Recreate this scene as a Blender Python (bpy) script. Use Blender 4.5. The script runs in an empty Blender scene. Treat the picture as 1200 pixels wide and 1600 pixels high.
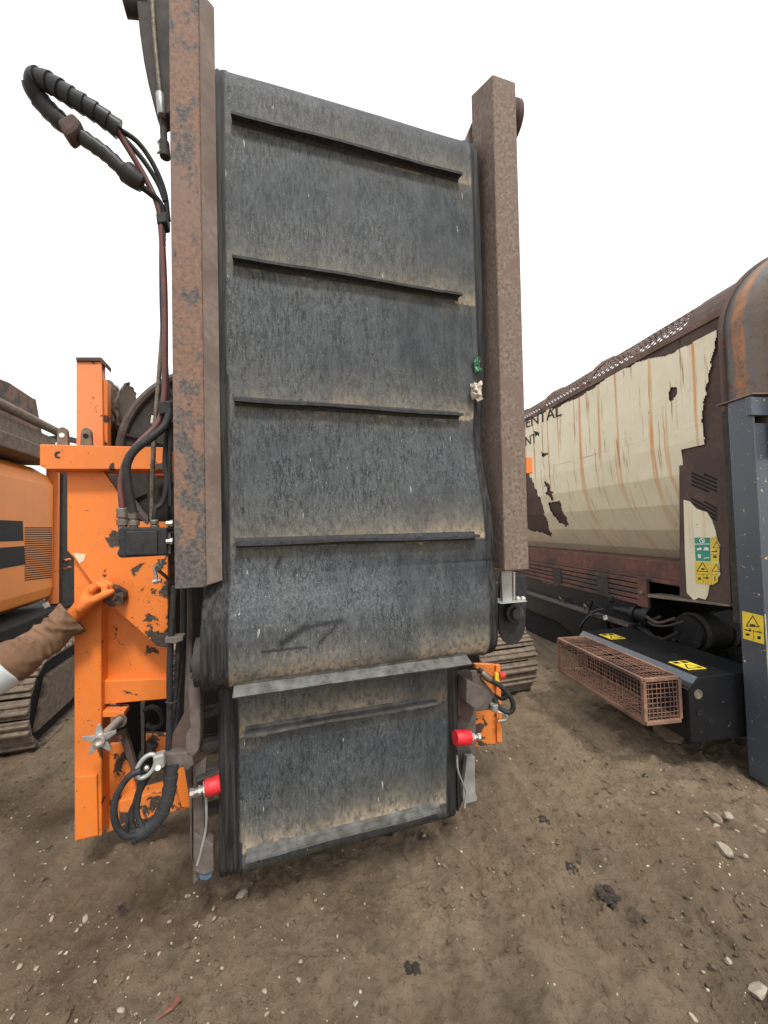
import bpy, bmesh, math, random
import numpy as np
from mathutils import Vector, Matrix
random.seed(11); rng = np.random.default_rng(11)
scene = bpy.context.scene; C = scene.collection
rad = math.radians

# ------------------------------------------------------------------ camera
FPX = 620.0
CAMPOS = Vector((0, 0, 1.55)); PITCH = rad(2.2); ROLL = rad(-1.4)
cd = bpy.data.cameras.new('camera'); cam = bpy.data.objects.new('camera', cd); C.objects.link(cam)
cd.sensor_fit = 'HORIZONTAL'; cd.sensor_width = 36; cd.lens = 36*FPX/1200; cd.clip_start = .05; cd.clip_end = 3000
RC = Matrix.Rotation(math.pi/2+PITCH, 3, 'X') @ Matrix.Rotation(ROLL, 3, 'Z')
cam.matrix_world = Matrix.Translation(CAMPOS) @ RC.to_4x4()
scene.camera = cam
scene.render.resolution_x = 768; scene.render.resolution_y = 1024
# ------------------------------------------------------------------ sky and sun (bright overcast)
SUN_EL, SUN_AZ = rad(56), rad(160)      # azimuth from +Y, clockwise
w = bpy.data.worlds.new('World'); scene.world = w; w.use_nodes = True
nt = w.node_tree; nt.nodes.clear()
out = nt.nodes.new('ShaderNodeOutputWorld'); bg = nt.nodes.new('ShaderNodeBackground')
sky = nt.nodes.new('ShaderNodeTexSky'); sky.sky_type = 'NISHITA'; sky.sun_disc = False
sky.sun_elevation = SUN_EL; sky.sun_rotation = SUN_AZ; sky.dust_density = 3
tc = nt.nodes.new('ShaderNodeTexCoord'); ns = nt.nodes.new('ShaderNodeTexNoise')
ns.inputs['Scale'].default_value = 1.6; ns.inputs['Detail'].default_value = 5; ns.inputs['Roughness'].default_value = .5
rp = nt.nodes.new('ShaderNodeValToRGB')
rp.color_ramp.elements[0].position = .3; rp.color_ramp.elements[0].color = (.52,)*3+(1,)
rp.color_ramp.elements[1].position = .5; rp.color_ramp.elements[1].color = (.985,)*3+(1,)
mx = nt.nodes.new('ShaderNodeMix'); mx.data_type = 'RGBA'
CLOUD = 5.6
mx.inputs['B'].default_value = (CLOUD, CLOUD*1.0, CLOUD*.995, 1)
bg.inputs['Strength'].default_value = .13
L = nt.links.new
L(tc.outputs['Generated'], ns.inputs['Vector']); L(ns.outputs['Fac'], rp.inputs['Fac'])
L(rp.outputs['Color'], mx.inputs['Factor']); L(sky.outputs['Color'], mx.inputs['A'])
L(mx.outputs['Result'], bg.inputs['Color']); L(bg.outputs['Background'], out.inputs['Surface'])
sd = bpy.data.lights.new('sun', 'SUN'); sd.energy = 1.5; sd.angle = rad(10); sd.color = (1, .96, .9)
so = bpy.data.objects.new('sun', sd); C.objects.link(so)
sdir = Vector((math.sin(SUN_AZ)*math.cos(SUN_EL), math.cos(SUN_AZ)*math.cos(SUN_EL), math.sin(SUN_EL)))
so.rotation_euler = sdir.to_track_quat('Z', 'Y').to_euler(); so.location = (0, -5, 12)
vs = scene.view_settings; vs.view_transform = 'Standard'; vs.look = 'None'; vs.gamma = 1; vs.exposure = 1.0
scene.render.engine = 'CYCLES'
scene.cycles.max_bounces = 6; scene.cycles.diffuse_bounces = 3

# ------------------------------------------------------------------ layout helpers
def ray(px, py): return RC @ Vector(((px-600)/FPX, -(py-800)/FPX, -1))
def W(px, py, Y):
    d = ray(px, py); return CAMPOS + d*(Y/d.y)
class Frame:
    """a machine's own upright frame: u to its right, v away, z up"""
    def __init__(s, o, deg):
        s.o = Vector((o[0], o[1], 0)); s.deg = deg; t = rad(deg)
        s.U = Vector((math.cos(t), math.sin(t), 0)); s.V = Vector((-math.sin(t), math.cos(t), 0))
    def loc(s, P): d = P-s.o; return Vector((d.dot(s.U), d.dot(s.V), d.z))
    def world(s, p): return s.o+s.U*p[0]+s.V*p[1]+Vector((0, 0, p[2]))
    def v(s, px, py, v): d = ray(px, py); t = (v-(CAMPOS-s.o).dot(s.V))/d.dot(s.V); return s.loc(CAMPOS+d*t)
    def u(s, px, py, u): d = ray(px, py); t = (u-(CAMPOS-s.o).dot(s.U))/d.dot(s.U); return s.loc(CAMPOS+d*t)
    def root(s, name, label, cat, group=None):
        o = bpy.data.objects.new(name, None); C.objects.link(o); o.location = s.o; o.rotation_euler = (0, 0, rad(s.deg))
        o.empty_display_size = .2
        return tag(o, label, cat, group)
def tag(o, label, cat, group=None, kind=None):
    o['label'] = label; o['category'] = cat
    if group: o['group'] = group
    if kind: o['kind'] = kind
    return o
def spline(pts, n=8):
    P = [Vector(p) for p in pts]
    if len(P) < 3:
        return [P[0].lerp(P[1], i/n) for i in range(n+1)]
    P = [P[0]*2-P[1]]+P+[P[-1]*2-P[-2]]; o = []
    for i in range(1, len(P)-2):
        a, b, c, d = P[i-1:i+3]
        for k in range(n):
            t = k/n
            o.append(.5*((2*b)+(c-a)*t+(2*a-5*b+4*c-d)*t*t+(3*b-a-3*c+d)*t**3))
    o.append(P[-2]); return o
class MB:
    def __init__(s): s.v = []; s.f = []
    def add(s, vs, fs):
        n = len(s.v); s.v += [tuple(p) for p in vs]; s.f += [tuple(i+n for i in f) for f in fs]; return s
    def hexa(s, p): return s.add(p, [(0,1,2,3), (7,6,5,4), (0,4,5,1), (1,5,6,2), (2,6,7,3), (3,7,4,0)])
    def box(s, a, b):
        x0, y0, z0 = a; x1, y1, z1 = b
        return s.hexa([(x0,y0,z0), (x1,y0,z0), (x1,y1,z0), (x0,y1,z0), (x0,y0,z1), (x1,y0,z1), (x1,y1,z1), (x0,y1,z1)])
    def obox(s, c, size, M):
        c = Vector(c); h = Vector(size)*.5
        return s.hexa([c+M@Vector((sx*h.x, sy*h.y, sz*h.z)) for sz in (-1,1) for sx, sy in ((-1,-1), (1,-1), (1,1), (-1,1))])
    def bar(s, a, b, wd, ht, up=(0,0,1)):
        a, b = Vector(a), Vector(b); d = (b-a).normalized(); up = Vector(up)
        sd = d.cross(up).normalized()*wd/2; u2 = sd.cross(d).normalized()*ht/2
        return s.hexa([a-sd-u2, a+sd-u2, a+sd+u2, a-sd+u2, b-sd-u2, b+sd-u2, b+sd+u2, b-sd+u2])
    def prism(s, poly, off):
        n = len(poly); off = Vector(off); P = [Vector(p) for p in poly]
        return s.add(P+[p+off for p in P], [tuple(range(n)), tuple(range(2*n-1, n-1, -1))]+[(i, i+n, (i+1) % n+n, (i+1) % n) for i in range(n)])
    def tube(s, pts, r, n=10, sub=8, lobes=0, twist=0, depth=.2, smooth=True, tip=False):
        P = spline(pts, sub) if smooth else [Vector(p) for p in pts]
        m = len(P); ring = []; Lc = 0; up = None
        for i, p in enumerate(P):
            t = (P[min(i+1, m-1)]-P[max(i-1, 0)]).normalized()
            if up is None: up = t.orthogonal().normalized()
            up = (up-t*up.dot(t)).normalized(); sd = t.cross(up)
            if i: Lc += (p-P[i-1]).length
            rr = r(i/(m-1), Lc) if callable(r) else r
            for k in range(n):
                a = 2*math.pi*k/n; q = rr
                if lobes: q = rr*(1+depth*(abs(math.cos(lobes*.5*(a-twist*Lc)))-.6))
                ring.append(p+(up*math.cos(a)+sd*math.sin(a))*q)
        fs = [(i*n+k, i*n+(k+1) % n, (i+1)*n+(k+1) % n, (i+1)*n+k) for i in range(m-1) for k in range(n)]
        fs += [tuple(range(n-1, -1, -1)), tuple(range((m-1)*n, m*n))]
        return s.add(ring, fs)
    def lathe(s, base, axis, prof, n=16):
        """prof: (distance along axis, radius)"""
        base = Vector(base); ax = Vector(axis).normalized(); up = ax.orthogonal().normalized(); sd = ax.cross(up)
        vs = [base+ax*d+(up*math.cos(2*math.pi*k/n)+sd*math.sin(2*math.pi*k/n))*max(r, 1e-4) for d, r in prof for k in range(n)]
        m = len(prof)
        fs = [(i*n+k, i*n+(k+1) % n, (i+1)*n+(k+1) % n, (i+1)*n+k) for i in range(m-1) for k in range(n)]
        fs += [tuple(range(n-1, -1, -1)), tuple(range((m-1)*n, m*n))]
        return s.add(vs, fs)
    def cyl(s, a, b, r, n=16):
        a, b = Vector(a), Vector(b); return s.lathe(a, b-a, [(0, r), ((b-a).length, r)], n)
    def ball(s, c, r, n=10):
        m = n//2+1; prof = [(-r*math.cos(math.pi*i/m), r*math.sin(math.pi*i/m)) for i in range(m+1)]
        return s.lathe(c, (0, 0, 1), prof, n)
    def mesh(s, name):
        me = bpy.data.meshes.new(name); me.from_pydata(s.v, [], s.f)
        bm = bmesh.new(); bm.from_mesh(me); bmesh.ops.recalc_face_normals(bm, faces=bm.faces); bm.to_mesh(me); bm.free()
        return me
    def build(s, name, mat, parent=None, bevel=0, smooth=False, seg=2):
        me = s.mesh(name); me.materials.append(mat)
        o = bpy.data.objects.new(name, me); C.objects.link(o); o.parent = parent
        if smooth:
            me.polygons.foreach_set('use_smooth', [True]*len(me.polygons)); me.set_sharp_from_angle(angle=rad(38))
        if bevel:
            b = o.modifiers.new('bevel', 'BEVEL'); b.width = bevel; b.segments = seg; b.limit_method = 'ANGLE'; b.angle_limit = rad(35)
        return o
def dup(o, parent, M):
    """a copy of a part that shares its mesh"""
    c = o.copy(); C.objects.link(c); c.parent = parent; c.matrix_local = M; return c

# ------------------------------------------------------------------ materials
class Mt:
    def __init__(s, name, rough=.6, metal=0, color=None):
        s.m = bpy.data.materials.new(name); s.m.use_nodes = True; s.nt = s.m.node_tree
        s.b = s.nt.nodes['Principled BSDF']; s.b.inputs['Roughness'].default_value = rough; s.b.inputs['Metallic'].default_value = metal
        s.co = s.nt.nodes.new('ShaderNodeTexCoord').outputs['Object']
        if color: s.b.inputs['Base Color'].default_value = (*color, 1)
    def sock(s, inp, val):
        if isinstance(val, bpy.types.NodeSocket): s.nt.links.new(val, inp)
        elif isinstance(val, (tuple, list)) and len(val) == 3 and inp.type == 'RGBA': inp.default_value = (*val, 1)
        else: inp.default_value = val
    def noise(s, scale, detail=6, rough=.55, st=(1,1,1), off=(0,0,0), dist=0):
        mp = s.nt.nodes.new('ShaderNodeMapping'); s.nt.links.new(s.co, mp.inputs['Vector'])
        mp.inputs['Scale'].default_value = st; mp.inputs['Location'].default_value = off
        n = s.nt.nodes.new('ShaderNodeTexNoise'); s.nt.links.new(mp.outputs[0], n.inputs['Vector'])
        n.inputs['Scale'].default_value = scale; n.inputs['Detail'].default_value = detail; n.inputs['Roughness'].default_value = rough; n.inputs['Distortion'].default_value = dist
        return n.outputs['Fac']
    def ramp(s, fac, *stops):
        r = s.nt.nodes.new('ShaderNodeValToRGB'); s.nt.links.new(fac, r.inputs[0]); e = r.color_ramp.elements
        while len(e) < len(stops): e.new(.5)
        for k, (p, c) in zip(e, stops):
            k.position = p; k.color = (*c, 1) if isinstance(c, (tuple, list)) else (c, c, c, 1)
        return r.outputs['Color']
    def mix(s, fac, a, b, mode='MIX'):
        m = s.nt.nodes.new('ShaderNodeMix'); m.data_type = 'RGBA'; m.blend_type = mode
        s.sock(m.inputs['Factor'], fac); s.sock(m.inputs['A'], a); s.sock(m.inputs['B'], b); return m.outputs['Result']
    def math(s, op, a, b=0., clamp=False):
        m = s.nt.nodes.new('ShaderNodeMath'); m.operation = op; m.use_clamp = clamp; s.sock(m.inputs[0], a); s.sock(m.inputs[1], b); return m.outputs[0]
    def axis(s, k):
        x = s.nt.nodes.new('ShaderNodeSeparateXYZ'); s.nt.links.new(s.co, x.inputs[0]); return x.outputs[k]
    def attr(s, name):
        a = s.nt.nodes.new('ShaderNodeAttribute'); a.attribute_name = name; return a.outputs['Fac']
    def done(s, col=None, rough=None, bump=None, bs=.4, bd=.003):
        if col is not None: s.sock(s.b.inputs['Base Color'], col)
        if rough is not None: s.sock(s.b.inputs['Roughness'], rough)
        if bump is not None:
            b = s.nt.nodes.new('ShaderNodeBump'); b.inputs['Strength'].default_value = bs; b.inputs['Distance'].default_value = bd
            s.nt.links.new(bump, b.inputs['Height']); s.nt.links.new(b.outputs[0], s.b.inputs['Normal'])
        return s.m
def m_rust(name, c0, c1, c2, sc=40, big=5, rough=.85, bs=.35):
    """three tones of rust: a broad base, fine speckle, large patches"""
    t = Mt(name, rough); f = t.noise(sc, 9, .68); g = t.noise(big, 5, .6, off=(3,1,2))
    base = t.mix(t.ramp(f, (.36, 0.), (.6, 1.)), c0, c1)
    return t.done(t.mix(t.ramp(g, (.47, 0.), (.62, 1.)), base, c2), None, f, bs, .002)
def m_paint(name, col, chip=(.035,.025,.02), amt=.66, sc=7, rough=.5, dirt=(.5,.4), dirtcol=None, axis=None, k=0., x0=0., spots=True, vary=.28, knocks=()):
    """old paint with chips down to brown steel and a film of dirt"""
    t = Mt(name, rough); n = t.noise(sc, 8, .62, dist=.4); h = n
    if sum(col) < .1: t.b.inputs['Specular IOR Level'].default_value = .3
    if axis is not None: n = t.math('ADD', n, t.math('MULTIPLY', t.math('SUBTRACT', t.axis(axis), x0), k))
    for (kx, ky, kz, kr, kg) in knocks:      # places where the paint was knocked off
        vd = t.nt.nodes.new('ShaderNodeVectorMath'); vd.operation = 'DISTANCE'; t.nt.links.new(t.co, vd.inputs[0]); vd.inputs[1].default_value = (kx, ky, kz)
        n = t.math('ADD', n, t.math('MULTIPLY', t.math('SUBTRACT', 1., t.math('DIVIDE', vd.outputs['Value'], kr), True), kg))
    ch = t.ramp(n, (amt, 0.), (amt+.012, 1.))
    if spots:
        sp = t.ramp(t.noise(sc*4, 5, .6, off=(5,2,8), dist=1.2), (.665, 0.), (.68, 1.)); ch = t.math('MAXIMUM', ch, sp)
    g = t.noise(2.2, 7, .6, off=(7,7,7)); fine = t.noise(55, 4, .6, st=(1,1,.35))
    dc = dirtcol or tuple(c*.45 for c in col)
    c = t.mix(t.math('MULTIPLY', t.ramp(g, (dirt[0], 0.), (dirt[0]+.3, 1.)), dirt[1]), col, dc)
    c = t.mix(t.math('MULTIPLY', t.ramp(fine, (.4, 0.), (.75, 1.)), vary), c, tuple(min(1, x*.6+.12*min(1, sum(col)*1.2)) for x in col))
    edge = t.ramp(n, (amt-.03, 0.), (amt, .5)); c = t.mix(edge, c, tuple(x*.6 for x in col))
    rustc = t.mix(t.ramp(t.noise(90, 4), (.4, 0.), (.65, 1.)), chip, tuple(x*2.2 for x in chip))
    return t.done(t.mix(ch, c, rustc), t.mix(ch, (rough,)*3, (.9,)*3), t.math('SUBTRACT', t.math('MULTIPLY', fine, .15), ch), .5, .0015)
def m_plain(name, col, rough=.6, metal=0, var=.5, sc=25, bs=.25):
    t = Mt(name, rough, metal); n = t.noise(sc, 7, .6)
    if sum(col) < .2: t.b.inputs['Specular IOR Level'].default_value = .2
    g = t.noise(4, 5, .6, off=(2,4,1))
    c = t.mix(t.ramp(n, (.35, 0.), (.7, 1.)), tuple(x*(1-var*.6) for x in col), tuple(min(1, x*(1+var*.5)+.004) for x in col))
    lum = min(1, sum(col)*2.2); c = t.mix(t.math('MULTIPLY', t.ramp(g, (.45, 0.), (.7, 1.)), .4), c, (.11*lum+.004,.085*lum+.004,.06*lum+.004))
    return t.done(c, None, n, bs, .001)
def m_belt(name, dustcol=(.41,.335,.235)):
    t = Mt(name, .72); t.b.inputs['Specular IOR Level'].default_value = .3
    sp = t.noise(110, 5, .7, st=(1,1,.26), dist=.25); fl = t.noise(240, 3, .6, st=(1,1,.5), off=(2,2,2)); big = t.noise(3.0, 6, .62, off=(1,5,0)); st = t.noise(22, 4, .6, st=(1,1,.07), off=(3,0,0))
    base = t.mix(t.ramp(sp, (.36, 0.), (.64, 1.)), (.009,.0115,.014), (.086,.098,.106))
    base = t.mix(t.ramp(fl, (.56, 0.), (.70, .7)), base, (.23,.235,.225))
    film = t.mix(t.math('MULTIPLY', t.ramp(t.math('ADD', big, t.math('MULTIPLY', t.math('SUBTRACT', t.axis(0), .5), .22)), (.42, .0), (.66, 1.)), .72), base, (.021,.026,.031))
    film = t.mix(t.math('MULTIPLY', t.ramp(st, (.5, 0.), (.75, 1.)), .4), film, (.10,.105,.105))
    sc2 = t.noise(13, 7, .68, st=(1,1,.6), off=(5,5,5)); film = t.mix(t.math('MULTIPLY', t.ramp(sc2, (.46, 0.), (.66, 1.)), .34), film, (.105,.117,.125))
    d = t.attr('dust'); dn = t.noise(60, 6, .7, st=(1,1,.6), off=(9,3,1))
    df = t.math('MULTIPLY', d, t.ramp(dn, (.28, .3), (.50, 1.)), True)
    c = t.mix(df, film, t.mix(t.ramp(dn, (.4, 0.), (.6, 1.)), tuple(x*.6 for x in dustcol), dustcol))
    cut = t.ramp(t.noise(70, 2, .5, st=(1,1,.22), off=(4,9,2)), (.74, 0.), (.755, 1.))
    c = t.mix(cut, c, (.32,.31,.28))
    c = t.mix(t.attr('scar'), c, (.013,.014,.015))
    c = t.mix(t.attr('rim'), c, t.mix(t.ramp(t.noise(30, 5, .6, st=(3,3,.12)), (.4, 0.), (.62, 1.)), (.007,.007,.008), (.04,.039,.037)))
    return t.done(c, t.mix(df, (.66,)*3, (.95,)*3), t.math('ADD', sp, t.math('MULTIPLY', dn, d)), .35, .002)
def m_cream():
    t = Mt('cream_vinyl', .55)
    st = t.noise(13, 3, .55, st=(.15, 1, .03), off=(0,.3,0)); fine = t.noise(24, 4, .6, st=(.2, 1, .07), off=(2,0,0))
    z = t.axis(2)
    hi = t.ramp(t.math('MULTIPLY', z, .33), (.52, .25), (.74, 1.))
    s1 = t.math('MULTIPLY', t.ramp(st, (.565, 0.), (.64, 1.)), hi); s2 = t.math('MULTIPLY', t.ramp(fine, (.585, 0.), (.655, .95)), hi)
    blotch = t.noise(3, 7, .65); c = t.mix(t.ramp(blotch, (.4, 0.), (.72, .8)), (.78,.715,.53), (.66,.605,.44))
    grime = t.noise(14, 6, .7, off=(4,4,4)); c = t.mix(t.ramp(grime, (.60, 0.), (.76, .5)), c, (.28,.24,.15))
    c = t.mix(t.math('MULTIPLY', s1, .85), c, (.62,.24,.035)); c = t.mix(t.math('MULTIPLY', s2, .85), c, (.34,.12,.025))
    nick = t.ramp(t.noise(22, 3, .5, st=(1,1.6,.5), off=(8,1,3)), (.76, 0.), (.775, 1.)); c = t.mix(nick, c, (.03,.02,.015))
    return t.done(c, None, blotch, .3, .006)
def m_hot(name):
    t = Mt(name, .5, .15); a = t.noise(5, 6, .65, st=(.5,2,.5)); f = t.noise(60, 5, .6)
    x = t.math('ADD', t.math('MULTIPLY', t.math('ADD', t.axis(1), .36), 3.0), t.math('MULTIPLY', t.math('SUBTRACT', a, .5), .45))
    c = t.ramp(x, (.08, (.13,.10,.075)), (.30, (.15,.115,.08)), (.42, (.12,.11,.105)), (.52, (.15,.12,.10)), (.58, (.36,.15,.05)), (.70, (.30,.125,.045)), (.76, (.10,.085,.075)), (.86, (.12,.115,.11)), (.97, (.055,.055,.06)))
    return t.done(t.mix(t.ramp(t.noise(9, 8, .72, off=(2,2,2)), (.44, 0.), (.62, .8)), c, t.mix(t.ramp(f, (.4, 0.), (.6, 1.)), (.06,.045,.038), (.17,.10,.06))), None, f, .3, .002)
def m_ground():
    t = Mt('mud', .88)
    big = t.noise(.9, 6, .6); mid = t.noise(6, 8, .65, off=(3,3,0)); fine = t.noise(62, 10, .82); grit = t.noise(210, 4, .75)
    c = t.mix(t.ramp(big, (.38, 0.), (.62, 1.)), (.265,.188,.113), (.40,.302,.197))
    c = t.mix(t.ramp(mid, (.44, 0.), (.68, .7)), c, (.185,.124,.072))
    c = t.mix(t.ramp(fine, (.36, .85), (.47, 0.)), c, (.07,.047,.03))  # shade of fine crevices put into the colour, following the bump hollows
    c = t.mix(t.ramp(grit, (.58, 0.), (.70, .7)), c, (.42,.36,.27))
    oil = t.ramp(t.noise(2.3, 6, .7, off=(6.2,1.1,0)), (.665, 0.), (.71, .75)); c = t.mix(oil, c, (.022,.02,.019))
    damp = t.noise(1.1, 5, .62, off=(4,8,0), st=(1.7,.7,1)); c = t.mix(t.ramp(damp, (.50, 0.), (.66, .6)), c, (.085,.06,.038)); wet = t.ramp(damp, (.45, .95), (.66, .55))
    return t.done(c, wet, t.math('ADD', t.math('MULTIPLY', fine, 1.), t.math('MULTIPLY', grit, .5)), 1., .028)

M = {}
M['rust_a'] = m_rust('rust_speckled_beam', (.085,.061,.049), (.225,.168,.13), (.15,.106,.083), 60, 9, bs=.7)
def _patchy():
    t = Mt('rust_over_blue_steel', .82); f = t.noise(70, 9, .7); g = t.noise(11, 8, .68, st=(1,1,.7)); h = t.noise(2.4, 6, .6, off=(1,0,5))
    base = t.mix(t.ramp(f, (.38, 0.), (.6, 1.)), (.12,.078,.062), (.24,.138,.09))
    steel = t.mix(t.ramp(f, (.4, 0.), (.62, 1.)), (.045,.046,.05), (.15,.122,.104))
    low = t.ramp(t.math('MULTIPLY', t.axis(2), .3), (.42, .12), (.62, 0.))     # paint left at the foot of the beam
    return t.done(t.mix(t.ramp(t.math('ADD', g, low), (.53, 0.), (.58, 1.)), t.mix(t.ramp(h, (.45, 0.), (.65, .6)), base, (.19,.135,.108)), steel), None, f, .5, .002)
M['rust_b'] = _patchy()
M['rust_pale'] = m_rust('weathered_flange', (.16,.122,.102), (.225,.172,.142), (.15,.11,.088), 40, 4)
M['hopper'] = m_rust('hopper_rust', (.12,.07,.052), (.21,.118,.08), (.06,.056,.055), 35, 7)
M['rust_dark'] = m_rust('dark_rust', (.055,.036,.028), (.11,.068,.05), (.04,.03,.026), 30, 4)
M['rust_red'] = m_rust('red_rust', (.10,.042,.032), (.17,.07,.05), (.06,.04,.034), 18, 3)
M['rust_brown'] = m_rust('brown_rust', (.075,.048,.04), (.10,.064,.052), (.065,.042,.036), 30, 3, bs=.15)
M['mesh_rust'] = m_rust('mesh_rust', (.12,.075,.06), (.2,.125,.10), (.1,.065,.05), 30, 3)
M['cage'] = m_rust('cage_rust', (.17,.088,.058), (.27,.15,.10), (.11,.06,.045), 40, 4)
M['orange'] = m_paint('orange_paint', (.80,.205,.022), amt=.645, sc=8, dirt=(.46,.5), dirtcol=(.42,.115,.022))
M['orange_worn'] = m_paint('worn_orange_paint', (.72,.20,.03), amt=.56, sc=10, dirt=(.45,.6))
M['orange_faded'] = m_paint('faded_orange_paint', (.78,.235,.07), amt=.70, sc=6, dirt=(.5,.2))
M['orange_hood'] = m_paint('hood_orange', (.80,.24,.022), amt=.80, sc=5, dirt=(.46,.4), dirtcol=(.5,.19,.04), spots=False)
M['blue'] = m_paint('blue_grey_paint', (.062,.077,.097), chip=(.36,.27,.15), amt=.695, sc=9, rough=.33, dirt=(.45,.5), dirtcol=(.10,.095,.085))
M['black'] = m_paint('black_paint', (.007,.008,.010), chip=(.08,.07,.06), amt=.74, sc=8, rough=.42, dirt=(.5,.5), dirtcol=(.035,.03,.025))
M['soot'] = m_plain('greasy_black_steel', (.014,.013,.013), .7)
M['dark'] = m_plain('dark_steel', (.05,.045,.042), .7)
M['brownsteel'] = m_plain('dirty_brown_steel', (.115,.092,.08), .8)
M['mud_steel'] = m_plain('muddy_steel', (.20,.155,.115), .88, var=.6, bs=.5)
M['belt'] = m_belt('conveyor_rubber')
M['cleat'] = m_plain('cleat_rubber', (.04,.042,.045), .7, var=.6, sc=45)
M['cleat_dusty'] = m_plain('dusty_cleat_rubber', (.115,.115,.11), .85, var=.9, sc=22)
M['rubber'] = m_plain('black_rubber', (.03,.031,.033), .5, var=.5, sc=40)
M['wrap'] = m_plain('spiral_wrap', (.038,.04,.042), .42, var=.3)
M['hose_red'] = m_plain('reddish_hose', (.13,.04,.036), .55)
M['galv'] = m_plain('galvanised_steel', (.42,.43,.41), .45, .5, var=.4, sc=12)
M['bolt'] = m_plain('bright_bolt', (.62,.6,.56), .35, .8, var=.3)
M['rope'] = m_plain('wire_rope', (.20,.17,.13), .6, .4, var=.7, sc=90)
M['fit'] = m_plain('plated_fitting', (.22,.19,.155), .45, .5, var=.5)
M['redroll'] = m_plain('red_plastic', (.62,.014,.024), .5, var=.5, sc=50)
M['pinkred'] = m_plain('faded_red_plastic', (.45,.12,.09), .5, var=.2)
M['yellow'] = m_plain('yellow_sticker', (.82,.60,.045), .45, var=.15)
M['green'] = m_plain('green_sticker', (.012,.30,.20), .45, var=.15)
M['ink'] = Mt('black_print', .5, 0, (.015,.014,.013)).m
M['white'] = Mt('white_print', .5, 0, (.75,.77,.72)).m
M['letter'] = m_plain('grey_lettering', (.45,.42,.38), .6, var=.3)
M['cream'] = m_cream()
M['hot'] = m_hot('heat_stained_steel')
M['mud'] = m_ground()
M['bristle'] = m_plain('dirty_bristle', (.17,.125,.085), .95, var=.8, sc=60, bs=.9)
M['stone'] = m_plain('pale_stone', (.34,.295,.225), .85, var=.4, sc=60)
M['stone2'] = m_plain('brown_stone', (.22,.17,.12), .9, var=.4, sc=60)
M['shell'] = m_plain('pale_chip', (.46,.41,.31), .7, var=.5, sc=7, bs=0)
M['clod'] = m_plain('dark_clod', (.045,.037,.03), .95, var=.6)
def _glove():
    t = Mt('orange_glove', .6); n = t.noise(38, 5, .6, st=(1,1,1), dist=.8); g = t.noise(14, 4, .6, off=(3,3,3)); k = t.noise(300, 2, .5)
    c = t.mix(t.ramp(g, (.4, 0.), (.65, .6)), (.80,.205,.035), (.55,.13,.03)); c = t.mix(t.ramp(n, (.36, .5), (.46, 0.)), c, (.42,.095,.022))
    return t.done(c, None, t.math('ADD', n, t.math('MULTIPLY', k, .12)), .7, .008)
M['glove'] = _glove()
def _sleeve():
    t = Mt('brown_jacket', .9); n = t.noise(260, 3, .6); g = t.noise(9, 6, .6)
    return t.done(t.mix(t.ramp(g, (.4, 0.), (.65, 1.)), (.135,.072,.038), (.205,.12,.07)), None, n, .35, .001)
M['sleeve'] = _sleeve()
M['shirt'] = m_plain('pale_vest', (.60,.66,.68), .85, var=.15)
M['trouser'] = m_plain('navy_trousers', (.03,.035,.05), .9, var=.4)
M['skin'] = m_plain('skin', (.52,.29,.2), .5, var=.1, bs=.05)
M['hair'] = m_plain('brown_hair', (.05,.03,.02), .8)
M['leaf'] = m_plain('red_leaf', (.22,.085,.055), .8, var=.8)
M['tape_green'] = m_plain('green_plastic_scrap', (.10,.33,.19), .5)
M['scrap'] = m_plain('pale_plastic_scrap', (.62,.55,.47), .7)
M['glass'] = m_plain('dark_window', (.010,.010,.012), .6, var=.2, bs=0)
M['bluescrap'] = m_plain('faded_blue_plastic', (.07,.14,.20), .7)

# ------------------------------------------------------------------ ground
_tab = rng.random((256, 256))
def vn(x, y, s=0):
    xi = np.floor(x).astype(int); yi = np.floor(y).astype(int); fx = x-xi; fy = y-yi
    fx = fx*fx*(3-2*fx); fy = fy*fy*(3-2*fy); h = lambda a, b: _tab[(a+s*37) & 255, (b+s*91) & 255]
    return (h(xi, yi)*(1-fx)+h(xi+1, yi)*fx)*(1-fy)+(h(xi, yi+1)*(1-fx)+h(xi+1, yi+1)*fx)*fy-.5
def gz(x, y):
    x = np.asarray(x, float); y = np.asarray(y, float); r = np.hypot(x, y); k = np.clip(1.6-r/9, .0, 1)
    z = .05*vn(x*.9, y*.9, 1)+.03*vn(x*2.7+3, y*2.7, 2)
    wx = x+.09*vn(x*3, y*3, 9); wy = y+.12*vn(x*2.3, y*2.3, 10)
    rdg = lambda f: .5-2*np.abs(f)
    z += k*(.030*vn(wx*9, wy*5, 3)+.020*rdg(vn(wx*17+wy*4, wy*11-wx*5, 4))+.014*rdg(vn(wx*41, wy*31, 5))+.012*vn(x*70, y*60, 6))
    rut = np.exp(-((x-.55-.25*np.sin(y*.9))/.75)**2)
    z += k*rut*.030*rdg(vn(wx*15+2*vn(x*2, y*1.5, 7), wy*2.4, 8))
    z += k*rut*.012*rdg(vn(wx*6.5+1.5*vn(x*1.3, y*.9, 13), wy*.7, 11))
    z += k*.10*np.maximum(0, vn(wx*15, wy*15, 12)-.25)*(1-.6*rut)
    return z
def axis_pts(lo, hi, st, far):
    a = list(np.arange(lo, hi, st)); s = st; p = hi
    while p < far: s *= 1.3; p += s; a.append(p)
    s = st; p = lo; b = []
    while p > -far: s *= 1.3; p -= s; b.append(p)
    return np.array(b[::-1]+a)
gx = axis_pts(-2.6, 2.6, .0105, 900); gy = axis_pts(.85, 3.6, .0095, 900)
X, Y = np.meshgrid(gx, gy); Zg = gz(X, Y); nx, ny = len(gx), len(gy)
me = bpy.data.meshes.new('ground'); me.vertices.add(nx*ny)
me.vertices.foreach_set('co', np.stack([X, Y, Zg], -1).ravel())
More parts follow.
